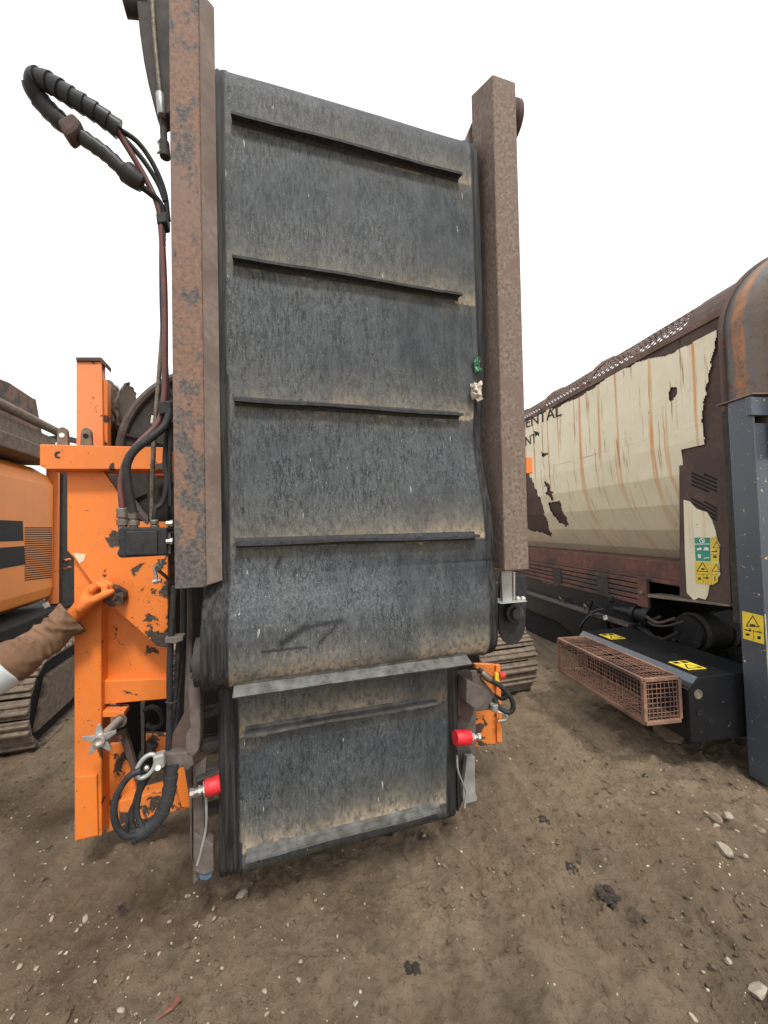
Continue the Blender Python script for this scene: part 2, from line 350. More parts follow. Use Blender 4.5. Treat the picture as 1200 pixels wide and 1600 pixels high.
i0 = (np.arange(ny-1)[:, None]*nx+np.arange(nx-1)[None]).ravel(); q = np.stack([i0, i0+1, i0+1+nx, i0+nx], 1)
me.loops.add(q.size); me.loops.foreach_set('vertex_index', q.ravel()); me.polygons.add(len(q))
me.polygons.foreach_set('loop_start', np.arange(0, q.size, 4)); me.polygons.foreach_set('loop_total', np.full(len(q), 4))
me.update(); me.validate(); me.materials.append(M['mud']); me.polygons.foreach_set('use_smooth', [True]*len(q))
g = bpy.data.objects.new('ground', me); C.objects.link(g); g['kind'] = 'structure'

# ------------------------------------------------------------------ screener with the folded conveyor (in front)
F = Frame(W(312, 500, 1.35), 17.2)
fm = F.root('mobile_screener', 'mobile screener with upright folded black rubber conveyor between rusty beams and chipped orange frame', 'machine')
fv = F.v
M['orange_chip'] = m_paint('chipped_orange_paint', (.80,.205,.022), chip=(.04,.032,.026), amt=.65, sc=13, axis=0, k=.75, x0=-.42, dirt=(.5,.4), dirtcol=(.5,.15,.03), knocks=[(*F.v(x, y, .67), r_, g_) for x, y, r_, g_ in ((178, 838, .075, .35), (163, 901, .05, .22), (156, 742, .06, .3), (188, 752, .08, .3), (200, 985, .06, .15), (252, 1000, .11, .25), (232, 975, .06, .16), (150, 770, .03, .15))])
def pp(mb, pts, v, depth, fr=F):
    return mb.prism([fr.v(x, y, v) for x, y in pts], (0, depth, 0))
def part(name, mat, pts, v, depth, bevel=.003, parent=None, fr=F):
    return pp(MB(), pts, v, depth, fr).build(name, M[mat], parent or fm, bevel)
def hose(name, mat, pts, r, parent=None, n=10, **k):
    return MB().tube([fv(*p) for p in pts], r, n, **k).build(name, M[mat], parent or fm, smooth=True)
ss = lambda a, b, x: (lambda t: t*t*(3-2*t))(np.clip((x-a)/(b-a), 0, 1))

def belt(name, prof, uL, uR, cleat_s, rimL, rimR, parent, NU=150, scars=(), dust_gain=lambda uu, k: 1., ds=.009, sway=None):
    """one sheet of conveyor rubber along a (v, z) profile, with ribbed edges, dust behind the cleats"""
    P = np.array(prof, float); seg = np.hypot(*np.diff(P, axis=0).T); S = np.concatenate([[0], np.cumsum(seg)])
    n = int(S[-1]/ds); s = np.linspace(0, S[-1], n); v = np.interp(s, S, P[:, 0]); z = np.interp(s, S, P[:, 1])
    tv, tz = np.gradient(v), np.gradient(z); ln = np.hypot(tv, tz); nv, nz = tz/ln, -tv/ln      # outward
    t = np.linspace(0, 1, NU); L_ = np.array([uL(a) for a in z]); R_ = np.array([uR(a) for a in z])
    U = L_[:, None]+(R_-L_)[:, None]*t[None]; dl = U-L_[:, None]; dr = R_[:, None]-U
    rim = np.maximum(dl < rimL, dr < rimR)*1.
    off = np.where(rim > 0, .0022*np.sin(np.minimum(dl, dr)*2*np.pi/.017), 0)+.004*vn(U*3, (z*3)[:, None]+0*U, 14)
    off += np.where((np.abs(dl-rimL) < .008) | (np.abs(dr-rimR) < .008), .004, 0)
    if sway: off = off+sway(U, z[:, None])*(v[:, None] < .1)
    VV = v[:, None]+off*nv[:, None]; ZZ = z[:, None]+off*nz[:, None]
    dust = np.zeros_like(U)
    for k, (cs, g) in enumerate(cleat_s):
        d = (cs-s)[:, None]+.035*vn(U*16, 0*U+k, 15)+0*U
        dust = np.maximum(dust, g*np.where(d > -.012, 1.25*np.exp(-np.maximum(d, 0)/.055), 0)*dust_gain(U, k))
        dust = np.maximum(dust, .22*np.exp(-((d+.035)/.028)**2)*(vn(U*9, 0*U+k*3, 16)+.45))
    dust *= (1-rim)
    scar = np.zeros_like(U)
    for (a, b, wd) in scars:
        a, b = np.array(a), np.array(b); q = np.stack([U, ZZ], -1)-a; e = b-a; h = np.clip((q@e)/(e@e), 0, 1)
        dd = np.linalg.norm(q-h[..., None]*e, axis=-1); scar = np.maximum(scar, np.clip(1.6-dd/wd, 0, 1)*(v[:, None] < .1))
    me = bpy.data.meshes.new(name); me.vertices.add(n*NU); me.vertices.foreach_set('co', np.stack([U, VV, ZZ], -1).ravel())
    i0 = (np.arange(n-1)[:, None]*NU+np.arange(NU-1)[None]).ravel(); q = np.stack([i0, i0+NU, i0+NU+1, i0+1], 1)
    me.loops.add(q.size); me.loops.foreach_set('vertex_index', q.ravel()); me.polygons.add(len(q))
    me.polygons.foreach_set('loop_start', np.arange(0, q.size, 4)); me.polygons.foreach_set('loop_total', np.full(len(q), 4))
    me.update(); me.validate(); me.polygons.foreach_set('use_smooth', [True]*len(q)); me.materials.append(M['belt'])
    for nm, ar in (('dust', dust), ('scar', scar*.9), ('rim', rim)):
        a = me.attributes.new(nm, 'FLOAT', 'POINT'); a.data.foreach_set('value', np.clip(ar, 0, 1).ravel().astype(np.float32))
    o = bpy.data.objects.new(name, me); C.objects.link(o); o.parent = parent
    m = o.modifiers.new('solid', 'SOLIDIFY'); m.thickness = .012; m.offset = -1
    return o, lambda sv: (np.interp(sv, s, v), np.interp(sv, s, z), np.interp(sv, s, nv), np.interp(sv, s, nz)), S, s, z, v
def cleat(name, at, u0, u1, h, mat, parent, th=.011, sag=.0, droop=.25, dv=None):
    """a rubber flight: foot strip and a fin standing off the belt"""
    v, z, nv, nz = at; N = Vector((0, nv, nz)); T = Vector((0, nz, -nv))   # T runs down the front of the belt
    if T.z > 0: T = -T
    mb = MB(); K = 24; O = Vector((0, v, z)); rows = []
    sect = [(-.018, .001), (-.006, .006), (-th/2, h*.5), (-th/2+h*droop*.5, h), (th/2+h*droop*.5, h), (th/2, h*.5), (.006, .006), (.018, .001)]
    for i in range(K+1):
        f = i/K; u = u0+(u1-u0)*f; wob = sag*math.sin(math.pi*f)+.002*math.sin(f*9+u0*7)+.0012*random.uniform(-1, 1)
        dvv = dv(u) if dv else 0.
        for a, b in sect:
            rows.append(O+Vector((u+(b*.25 if f > .5 else -b*.1), dvv, 0))+T*(a+wob*b/h)+N*(b+random.uniform(0, .0012)))
    m = len(sect)
    fs = [(i*m+k, i*m+(k+1) % m, (i+1)*m+(k+1) % m, (i+1)*m+k) for i in range(K) for k in range(m)]+[tuple(range(m)), tuple(range(K*m, K*m+m))]
    return mb.add(rows, fs).build(name, M[mat], parent)

vface = lambda z: .07-.085*ss(1.42, 1.17, z)
zd, rd, z0, rb = 3.245, .145, 1.09, .10
prof = [(.36, 2.8), (.36, zd)]+[(.215+rd*math.cos(a), zd+rd*math.sin(a)) for a in np.linspace(.1, math.pi-.05, 16)]
prof += [(vface(z), z) for z in np.linspace(zd-.02, z0+.01, 60)]
vc = vface(z0)+rb
prof += [(vc-rb*math.cos(a), z0-rb*math.sin(a)) for a in np.linspace(.05, 2.6, 18)]+[(.21, 1.13)]
uR_t, uR_b = fv(739, 400, .07)[0], fv(777, 985, -.01)[0]
uLf = lambda z: .0-.004*float(ss(1.5, 1.1, z)); uRf = lambda z: float(uR_t+(uR_b-uR_t)*ss(2.2, 1.25, z)+.045*ss(1.85, 2.35, z))
def s_of(prof, z):           # arc length of the front face at height z
    P = np.array(prof); S = np.concatenate([[0], np.cumsum(np.hypot(*np.diff(P, axis=0).T))])
    i = [k for k in range(1, len(P)) if P[k, 0] < .15 and P[k-1, 1] >= z >= P[k, 1]][0]
    f = (P[i-1, 1]-z)/(P[i-1, 1]-P[i, 1]+1e-9); return S[i-1]+f*(S[i]-S[i-1])
cz = [fv(365, 180, .05)[2], fv(365, 402, .05)[2], fv(365, 624, .05)[2], fv(365, 849, .03)[2], z0-rb*.72]
cs = [s_of(prof, z) for z in cz]
px2 = lambda x, y: tuple(fv(x, y, -.008)[k] for k in (0, 2))
sc = [(px2(532, 969), px2(475, 981), .007), (px2(475, 981), px2(440, 1005), .011), (px2(530, 971), px2(500, 1003), .005), (px2(478, 1011), px2(410, 1018), .004),
      (px2(440, 873), px2(432, 890), .006), (px2(465, 893), px2(460, 903), .005), (px2(722, 470), px2(722, 480), .003)]
gain = lambda U, k: (np.clip(.10+.95*U/1.1, 0, 1)*.8+.3*vn(U*5, 0*U+k*7, 17) if k < 4 else np.clip(.85+vn(U*7, 0*U, 18), 0, 1))
sway = lambda U, z: .075*ss(.25, 1.1, U)*ss(2.0, 1.5, z)*ss(1.12, 1.45, z)
ub, at, *_ = belt('conveyor_belt', prof, uLf, uRf, list(zip(cs, (.55, .85, .8, .95, 1.0))), .085, .045, fm, scars=sc, dust_gain=gain,
    sway=sway)
rights = [(718, 267), (718, 457), (719, 642), (731, 840)]
for k in range(5):
    a = at(cs[k]); u0 = .108 if k < 4 else .10
    u1 = fv(rights[k][0], rights[k][1], a[0]-.02)[0] if k < 4 else fv(733, 1042, a[0]-.03)[0]
    cleat('cleat', a, u0, u1, .034 if k < 4 else .046, 'cleat' if k < 4 else 'cleat_dusty', ub, droop=.2 if k < 4 else -.15, th=.011, dv=(lambda u, z=a[1]: -float(sway(u, z))) if k < 4 else None)
# lower run, set back behind the fold
lprof = [(.18, 1.2), (.155, 1.0)]+[(.155, z) for z in np.linspace(.98, .31, 20)]+[(.225-.07*math.cos(a), .31-.07*math.sin(a)) for a in np.linspace(.05, math.pi, 14)]+[(.295, .7)]
lz = [fv(383, 1147, .13)[2], fv(383, 1342, .13)[2]]
lsS = [s_of([(a-.05, b) for a, b in lprof], z) for z in lz]
lg = lambda U, k: np.clip(.75+vn(U*6, 0*U+k*5, 19), 0, 1)
lb, lat, *_ = belt('lower_conveyor_belt', lprof, lambda z: .034, lambda z: float(1.0+.024*ss(.3, .9, z)), list(zip(lsS, (.9, 1.0))), .075, .05, fm, NU=130, dust_gain=lg,
    scars=[(tuple(fv(372, 1312, .15)[k] for k in (0, 2)), tuple(fv(395, 1292, .15)[k] for k in (0, 2)), .008)])
for k in range(2):
    cleat('cleat', lat(lsS[k]), fv(383, 1150, .13)[0], fv(680, 1100, .13)[0], .036, 'cleat_dusty', lb, droop=.1)
MB().cyl((.03, .225, .31), (1.0, .225, .31), .056, 20).build('tail_roller', M['dark'], fm, smooth=True)
MB().cyl((-.02, .215, zd), (1.16, .215, zd), rd-.014, 24).build('head_roller', M['dark'], fm, smooth=True)
MB().cyl((-.03, vc, z0), (1.14, vc, z0), rb-.016, 20).build('fold_roller', M['dark'], fm, smooth=True)
MB().box((.06, .36, .45), (1.05, .40, 3.0)).build('conveyor_bed', M['dark'], fm)

# side beams: folded plate on the left, box section on the right
uA, uB = fv(259, 60, 0)[0], 0.010
lean = lambda u, z: u+(z-1.36)*-.008
def beam(name, sect, z0_, z1_, mat, leanx, cut=0., top=.0):
    mb = MB(); n = len(sect); lo = [(u, v, z0_+cut*v) for u, v in sect]; hi = [(u+leanx, v, z1_+top*v) for u, v in sect]
    mb.add(lo+hi, [tuple(range(n)), tuple(range(2*n-1, n-1, -1))]+[(i, (i+1) % n, (i+1) % n+n, i+n) for i in range(n)])
    return mb.build(name, M[mat], fm, .006, seg=2)
lb_ = beam('side_beam', [(-.082, .0), (.012, .0), (.058, .047), (.058, .062), (.006, .012), (-.066, .012), (-.066, .16), (-.082, .16)], 1.36, 3.50, 'rust_b', -.012, .25)
MB().prism([(.0165, -.0005, 1.37), (.0595, .0435, 1.378), (.0485, .0435, 3.5), (.0055, -.0005, 3.49)], (.0026, -.0026, 0)).build('beam_flange', M['rust_pale'], lb_)
uC_ = fv(789, 893, 0)[0]; uD = fv(827, 891, 0)[0]
rb_ = beam('side_beam', [(uC_, 0), (uD, 0), (uD, .186), (uC_, .186)], 1.35, 3.575, 'rust_a', .028, .10, .55)
# wire rope sheave plates at the beam heads
pp(MB(), [(208, -60), (275, -60), (275, 172), (252, 182), (246, 180), (239, 160), (231, 128), (224, 92), (218, 50), (213, 0)], .10, .07).build('sheave_plate', M['dark'], fm, .012, seg=3)
MB().cyl(fv(193, 8, .13), fv(232, 12, .13), .034, 20).build('sheave_pin', M['dark'], fm, .003, True)
c = fv(794, 195, .17); mb = MB(); mb.lathe(c, (1, 0, 0), [(-.02, .08), (.0, .10), (.022, .10), (.03, .09)], 28); mb.build('sheave_plate', M['rust_brown'], fm, smooth=True)
MB().lathe(c+Vector((.03, 0, -.02)), (1, 0, 0), [(0, .022), (.016, .022), (.022, .016)], 16).build('sheave_pin', M['rust_dark'], fm, smooth=True)
part('cheek_plate', 'rust_pale', [(760, 160), (760, 226), (722, 229), (738, 190)], .215, .012, .001)

# wire rope
rope = lambda pts, nm='wire_rope', r=.0075: MB().tube([fv(*p) for p in pts], r, 12, sub=90, lobes=6, twist=150, depth=.5).build(nm, M['rope'], fm, smooth=True)
rope([(236, -30, .085), (242, 60, .085), (251, 152, .088)])
MB().lathe(fv(250, 146, .088), fv(253, 184, .09)-fv(250, 146, .088), [(0, .012), (.004, .0145), (.075, .0145), (.08, .012)], 14).build('rope_ferrule', M['galv'], fm, smooth=True)
MB().tube([fv(255, 184, .11), fv(256, 215, .11), fv(258, 246, .11)], lambda t, l: .012+.006*(t > .6), 10).build('clevis', M['dark'], fm, smooth=True)
MB().tube([fv(254, 218, .10), fv(247, 222, .10), fv(252, 232, .10), fv(246, 240, .10)], .0035, 8).build('split_pin', M['fit'], fm, smooth=True)
rope([(256, 330, .16), (254, 500, .16), (249, 580, .17), (240, 700, .18), (237, 812, .18)])

# hydraulic hoses on the left
H_ = 'hydraulic_hose'
hose(H_, 'hose_red', [(182, 203, .05), (205, 240, .07), (228, 280, .09), (246, 320, .10), (252, 360, .11), (257, 450, .12), (258, 560, .12), (256, 628, .12), (246, 662, .11), (219, 690, .09), (198, 718, .08), (189, 755, .08), (191, 793, .08)], .0105)
hose(H_, 'rubber', [(183, 200, .06), (215, 222, .08), (240, 258, .10), (257, 300, .12), (263, 345, .13)], .009)
hose(H_, 'rubber', [(190, 212, .07), (222, 248, .09), (246, 285, .11), (258, 315, .12)], .009)
hose(H_, 'rubber', [(205, 282, .06), (232, 300, .08), (250, 318, .10), (258, 345, .115)], .011)
hose(H_, 'rubber', [(253, 345, .12), (254, 480, .13), (260, 600, .13), (262, 640, .13)], .010)
hose(H_, 'rubber', [(266, 640, .10), (258, 664, .09), (236, 684, .07), (210, 704, .06), (198, 728, .055), (200, 758, .06), (208, 800, .07)], .0135)
hose(H_, 'rubber', [(262, 660, .13), (258, 720, .13), (261, 755, .12), (254, 785, .11), (243, 796, .10), (241, 815, .10)], .009)
hose(H_, 'rubber', [(268, 660, .12), (265, 720, .12), (266, 790, .12)], .007)
sw = lambda r: (lambda t, l: r*(1.0-.16*((l/.034) % 1.0)))
wrapu = [(186, 203, .05), (150, 176, .03), (112, 152, .02), (78, 130, .02), (58, 124, .03), (54, 140, .045), (68, 163, .06), (95, 190, .06), (106, 197, .06)]
hose('spiral_wrapped_hose', 'wrap', wrapu, sw(.032), n=16, sub=40)
hose('spiral_wrapped_hose', 'wrap', [(104, 196, .06), (135, 219, .055), (168, 243, .05), (200, 274, .05)], sw(.026), n=16, sub=50)
hose('wrap_end_sleeve', 'wrap', [(199, 270, .05), (209, 279, .05), (222, 288, .055)], lambda t, l: .037-.010*t, n=14)
part('hose_band', 'rust_brown', [(86, 186), (112, 172), (127, 188), (122, 200), (104, 213)], .02, .06, .013)
for (x, y, s, v) in ((252, 340, 9, .095), (257, 637, 11, .09)):
    cl = part('hose_clamp', 'rubber', [(x-s, y-s*.9), (x+s, y-s*1.1), (x+s, y+s*.7), (x-s*.8, y+s)], v, .06, .005)
    MB().cyl(fv(x-2, y-s-1, v+.03), fv(x-2, y-s-5, v+.03), .007, 8).build('clamp_bolt', M['fit'], cl)

# hydraulic motor with its couplings
mo = pp(MB(), [(182, 828), (191, 823), (262, 824), (262, 868), (186, 872), (181, 865), (186, 856), (183, 845), (186, 838)], .055, .09).build('hydraulic_motor', M['rubber'], fm, .008, seg=3)
pp(MB(), [(196, 830), (246, 829), (246, 867), (196, 868)], .048, .104).build('motor_body', M['rubber'], mo, .004)
pp(MB(), [(246, 832), (267, 831), (267, 866), (246, 866)], .063, .07).build('motor_flange', M['brownsteel'], mo, .003)
for x, y in ((264, 818), (264, 846)):
    MB().lathe(fv(x-4, y, .05), (1, 0, 0), [(0, .009), (.012, .009), (.012, .012), (.02, .012)], 8).build('bolt', M['bolt'], mo, smooth=True)
for x, y, r in ((191, 793, .0175), (208, 796, .0175), (241, 812, .014)):
    b = fv(x, y, .085); e = fv(x+1, 827, .09)-b
    ln = e.length
    MB().lathe(b, e, [(0, r*.8), (.003, r), (ln*.45, r), (ln*.47, r*.75), (ln*.55, r*.75), (ln*.56, r*1.05), (ln*.8, r*1.05), (ln*.82, r*.8), (ln, r*.8)], 12).build('hose_coupling', M['fit'], fm, .001, True)
# hook below the motor
hook = MB(); hook.tube([fv(252, 874, .12), fv(252, 886, .12), fv(247, 882, .11), (fv(241, 888, .11)), fv(244, 900, .11), fv(243, 908, .11)], .0055, 10)
hook.build('hook', M['galv'], fm, smooth=True)
MB().lathe(fv(240, 909, .10), (1, -.3, .2), [(0, .009), (.016, .009), (.018, .006), (.028, .006)], 8).build('shackle_pin', M['bolt'], fm, smooth=True)
hose('tether', 'dark', [(248, 892, .11), (258, 900, .12), (268, 910, .14)], .006)
for pts, r, m in (([(273, 915, .08), (268, 985, .09), (265, 1050, .10), (265, 1120, .12), (262, 1190, .13)], .010, 'rubber'),
               ([(287, 915, .13), (286, 1000, .14), (278, 1080, .14), (274, 1140, .15), (268, 1200, .15)], .011, 'rubber'),
               ([(297, 915, .16), (297, 990, .17), (294, 1070, .17), (292, 1120, .17)], .011, 'brownsteel'),
               ([(279, 1000, .10), (276, 1060, .12), (270, 1120, .13)], .008, 'rubber')):
    hose(H_, m, pts, r)
part('hose_clip', 'brownsteel', [(257, 997), (286, 994), (286, 1001), (274, 1006), (258, 1005)], .07, .05, .003)
MB().tube([fv(258, 1097, .09), fv(268, 1099, .09), fv(277, 1095, .10)], .003, 6).build('cable_tie', M['rubber'], fm)

# hinge steel beside the fold, left
part('hinge_plate', 'brownsteel', [(283, 1170), (300, 1168), (300, 1340), (306, 1385), (297, 1330), (296, 1250)], .20, .02, .003)
part('hinge_channel', 'brownsteel', [(292, 1060), (313, 1060), (313, 1150), (311, 1172), (302, 1183), (290, 1182), (290, 1150), (297, 1140)], .10, .10, .006)
part('hinge_gusset', 'rust_brown', [(297, 1098), (297, 1180), (255, 1182), (258, 1168)], .13, .012, .002)
part('hinge_block', 'brownsteel', [(254, 1178), (300, 1174), (302, 1196), (292, 1206), (284, 1198), (278, 1204), (266, 1205), (258, 1202)], .10, .07, .006)
MB().cyl(fv(298, 1037, .10), fv(322, 1035, .10), .03, 18).build('hinge_pin', M['dark'], fm, .004, True)
part('hinge_arm', 'brownsteel', [(303, 1195), (322, 1185), (322, 1235), (316, 1330), (302, 1330), (302, 1240)], .16, .018, .003)
for y in (1110, 1160, 1200, 1262):
    MB().bar(fv(312, y+6, .2), fv(352, y-6, .21), .05, .025).build('cross_rib', M['dark'], fm, .003)
part('tail_bracket', 'brownsteel', [(302, 1300), (333, 1320), (334, 1362), (318, 1368), (303, 1362)], .13, .05, .004)
part('tail_leg', 'brownsteel', [(302, 1245), (316, 1242), (319, 1300), (312, 1372), (302, 1384)], .155, .025, .003)
part('plastic_foot', 'bluescrap', [(309, 1364), (333, 1360), (331, 1372), (322, 1378), (312, 1376)], .14, .05, .006)
hose('cable', 'galv', [(322, 1240, .14), (322, 1290, .13), (314, 1330, .13), (308, 1352, .13)], .0045)
# eye bolt and shackle, the wrapped hose loop
sh = MB(); ring = [fv(229+15*math.cos(a)*1.0-3*math.sin(a), 1197+17*math.sin(a)-7*math.cos(a), .07) for a in np.linspace(0, 2*math.pi, 15)]
sh.tube(ring, .0075, 10, sub=3); sh.build('lifting_eye', M['galv'], fm, smooth=True)
part('eye_shank', 'galv', [(238, 1183), (256, 1178), (257, 1200), (240, 1207)], .055, .035, .006)
MB().cyl(fv(247, 1200, .05), fv(247, 1200, .03), .008, 10).build('bolt', M['bolt'], fm, smooth=True)
MB().ball(fv(229, 1200, .068), .009, 10).build('bolt', M['bolt'], fm, smooth=True)
hose('spiral_wrapped_hose', 'wrap', [(268, 1195, .10), (266, 1225, .09), (260, 1252, .08), (248, 1278, .075), (228, 1297, .07), (207, 1308, .07)], sw(.024), n=14, sub=30)
for pts, r in (([(215, 1305, .06), (196, 1306, .05), (182, 1290, .045), (178, 1262, .045), (186, 1235, .05), (203, 1212, .055), (220, 1204, .06)], .0105),
               ([(212, 1300, .08), (206, 1282, .085), (212, 1250, .09), (222, 1215, .09), (224, 1195, .09)], .008),
               ([(222, 1293, .07), (214, 1270, .08), (218, 1240, .085), (228, 1208, .08)], .0085),
               ([(198, 1300, .09), (200, 1278, .10), (210, 1255, .105), (226, 1225, .105), (240, 1200, .10)], .007)):
    hose(H_, 'rubber', pts, r)
def guide_roller(a, b, r, bolt_a):
    a, b = Vector(a), Vector(b); d = (b-a); ln = d.length
    o = MB().lathe(a, d, [(0, r*.9), (.004, r), (ln-.004, r), (ln, r*.9)], 24).build('guide_roller', M['redroll'], fm, smooth=True)
    MB().lathe(a, -d if bolt_a else d, [(0, r*.85), (.004, r*.85), (.006, .012), (.012, .012), (.012, .017), (.02, .017), (.02, .01), (.036, .01), (.036, .016), (.048, .016)], 8).build('roller_bolt', M['bolt'], o, smooth=True)
guide_roller(fv(320, 1232, .115), fv(344, 1224, .12), .030, True)
MB().bar(fv(306, 1218, .13), fv(342, 1204, .15), .03, .008).build('roller_bracket', M['dark'], fm, .002)

# right side of the conveyor foot
b_ = fv(734, 1152, .10); a_ = fv(711, 1153, .10); guide_roller(b_, a_, .031, True)
part('hinge_plate', 'brownsteel', [(716, 1050), (745, 1048), (743, 1170), (741, 1245), (720, 1240), (714, 1150)], .24, .015, .002)
part('hinge_channel', 'brownsteel', [(729, 1060), (735, 1065), (754, 1074), (757, 1102), (744, 1110), (729, 1098)], .10, .08, .006)
part('hinge_lug', 'rust_brown', [(716, 1055), (738, 1050), (741, 1110), (735, 1130), (716, 1118)], .17, .05, .004)
part('hinge_block', 'brownsteel', [(744, 1048), (753, 1060), (774, 1085), (774, 1104), (764, 1110), (744, 1112)], .30, .03, .005)
part('galvanised_post', 'galv', [(730, 1183), (742, 1183), (743, 1238), (746, 1246), (745, 1252), (727, 1256), (724, 1250), (724, 1232)], .18, .03, .002)
part('tail_bracket', 'dark', [(714, 1170), (736, 1170), (738, 1190), (728, 1240), (716, 1270)], .22, .03, .003)
hose('cable', 'galv', [(714, 1180, .13), (716, 1205, .13), (725, 1228, .14), (728, 1240, .15), (726, 1262, .15)], .0045)
hose(H_, 'rubber', [(748, 1046, .30), (765, 1062, .28), (782, 1072, .26), (798, 1090, .25), (802, 1106, .25), (794, 1113, .26), (780, 1105, .28), (772, 1090, .30)], .0125)
MB().lathe(fv(752, 1050, .295), fv(770, 1066, .275)-fv(752, 1050, .295), [(0, .014), (.02, .018), (.05, .018), (.06, .0135)], 12).build('hose_coupling', M['fit'], fm, smooth=True)
hose(H_, 'rubber', [(770, 1085, .32), (785, 1092, .30), (797, 1084, .28)], .009)
MB().cyl(fv(772, 1100, .28), fv(772, 1110, .28), .02, 12).build('bolt', M['galv'], fm, .002, True)
part('end_frame', 'orange_worn', [(743, 1038), (782, 1038), (785, 1160), (743, 1168)], .55, .03, .003)
part('end_frame', 'orange_worn', [(775, 1040), (781, 1040), (784, 1158), (777, 1160)], .535, .012, .001)
part('yellow_tag', 'yellow', [(774, 1050), (780, 1052), (781, 1068), (774, 1070)], .52, .01, .002)
MB().lathe(fv(780, 1056, .52), (1, 0, 0), [(0, .02), (.03, .02), (.036, .012)], 14).build('marker_knob', M['redroll'], fm, smooth=True)
MB().tube([fv(777, 1112, .5), fv(790, 1116, .48), fv(791, 1124, .48), fv(778, 1127, .5)], .006, 8).build('handle', M['galv'], fm, smooth=True)
# flap disc and galvanised scraper bracket below the right beam
uE = fv(800, 900, .18)[0]
cc = fv(800, 968, .18); q = [Vector((cc.x+.075*math.cos(a), .18, cc.z-.02+.10*math.sin(a))) for a in np.linspace(math.pi*1.02, 2*math.pi, 16)]
q += [fv(824, 900, .18), fv(781, 900, .18)]
MB().prism(q, (0, .012, 0)).build('rubber_flap', M['rubber'], fm, .002)
part('scraper_bracket', 'galv', [(783, 893), (800, 893), (801, 940), (786, 942)], .10, .02, .002)
MB().box(tuple(fv(783, 944, .07)), tuple(fv(824, 939, .07)+Vector((0, .12, 0)))).build('scraper_ledge', M['galv'], fm, .002)
MB().cyl(fv(803, 940, .12), fv(803, 894, .12), .006, 8).build('rod', M['bolt'], fm)
for x in (809, 817): MB().ball(fv(x, 936, .11), .014, 10).build('bolt', M['galv'], fm, smooth=True)
MB().lathe(fv(801, 957, .17), (0, -1, 0), [(0, .045), (.02, .045), (.022, .03), (.045, .03), (.05, .022)], 20).build('bearing', M['dark'], fm, smooth=True)
part('side_marker', 'orange', [(822, 714), (832, 714), (833, 739), (822, 740)], .45, .05, .004)

# orange frame on the left
OV = .70
part('frame_post', 'orange', [(115, 868), (158, 868), (159, 1306), (116, 1316)], OV, .12, .006)
part('foot_plate', 'orange', [(117, 1214), (151, 1211), (153, 1306), (118, 1314)], OV-.014, .014, .004)
part('front_plate', 'orange_chip', [(105, 733), (160, 733), (186, 772), (186, 815), (262, 815), (262, 1012), (246, 1010), (161, 934), (117, 873), (105, 860)], OV-.03, .028, .002)
part('sticker_remnant', 'cream', [(114, 864), (134, 866), (131, 876), (124, 880)], OV-.032, .001, 0)
part('web_plate', 'orange', [(157, 918), (262, 918), (262, 1066), (157, 1068)], OV+.08, .02, .003)
part('lower_rail', 'orange', [(158, 1064), (262, 1060), (262, 1092), (160, 1101)], OV+.04, .07, .004)
cb = part('cross_beam', 'orange', [(62, 694), (262, 699), (262, 733), (72, 733), (62, 728)], OV-.10, .16, .003)
part('upper_post', 'orange_faded', [(119, 562), (159, 562), (161, 700), (119, 700)], OV+.06, .05, .003)
part('upper_post_edge', 'orange_worn', [(160, 590), (168, 597), (168, 700), (161, 700)], OV+.08, .05, .003)
part('post_cap', 'rust_brown', [(118, 558), (158, 558), (166, 567), (166, 575), (157, 564), (119, 564)], OV+.05, .07, .002)
for x, y in ((97, 690), (134, 691)):
    q = [fv(x-9, y+6, OV-.05), fv(x+9, y+6, OV-.05)]+[fv(x+8*math.cos(a), y-14-9*math.sin(a), OV-.05) for a in np.linspace(0, math.pi, 9)]
    lug = MB(); h = [fv(x+3*math.cos(a), y-11+3*math.sin(a), OV-.05) for a in np.linspace(-math.pi/2, 1.5*math.pi, 9)]
    lug.prism(q, (0, .025, 0)); lo = lug.build('lifting_lug', M['mud_steel'], cb, .002)
    MB().cyl(Vector(h[0])+Vector((0, -.003, -.012)), Vector(h[0])+Vector((0, -.001, -.012)), .011, 12).build('lug_hole_disc', M['white'] if x < 100 else M['soot'], lo)  # solid discs: white for sky seen through, black for a shaded hole
MB().add([], []).prism([fv(*p, OV-.101) for p in ((87, 706), (93, 705), (94, 707), (89, 709), (89, 713), (94, 714), (93, 716), (87, 715), (85, 711))], (0, -.002, 0)).build('painted_mark', M['ink'], cb)
# crusty bolt the gloved hand holds
t_ = MB(); bc = fv(181, 930, OV-.05)
t_.lathe(bc, (0, -1, 0), [(-.02, .038), (.0, .045), (.02, .05), (.034, .044), (.042, .025)], 14)
kn = t_.build('rusted_bolt', M['rust_dark'], fm, smooth=False)
for vtx in kn.data.vertices: vtx.co += Vector([random.uniform(-.009, .009) for _ in range(3)])
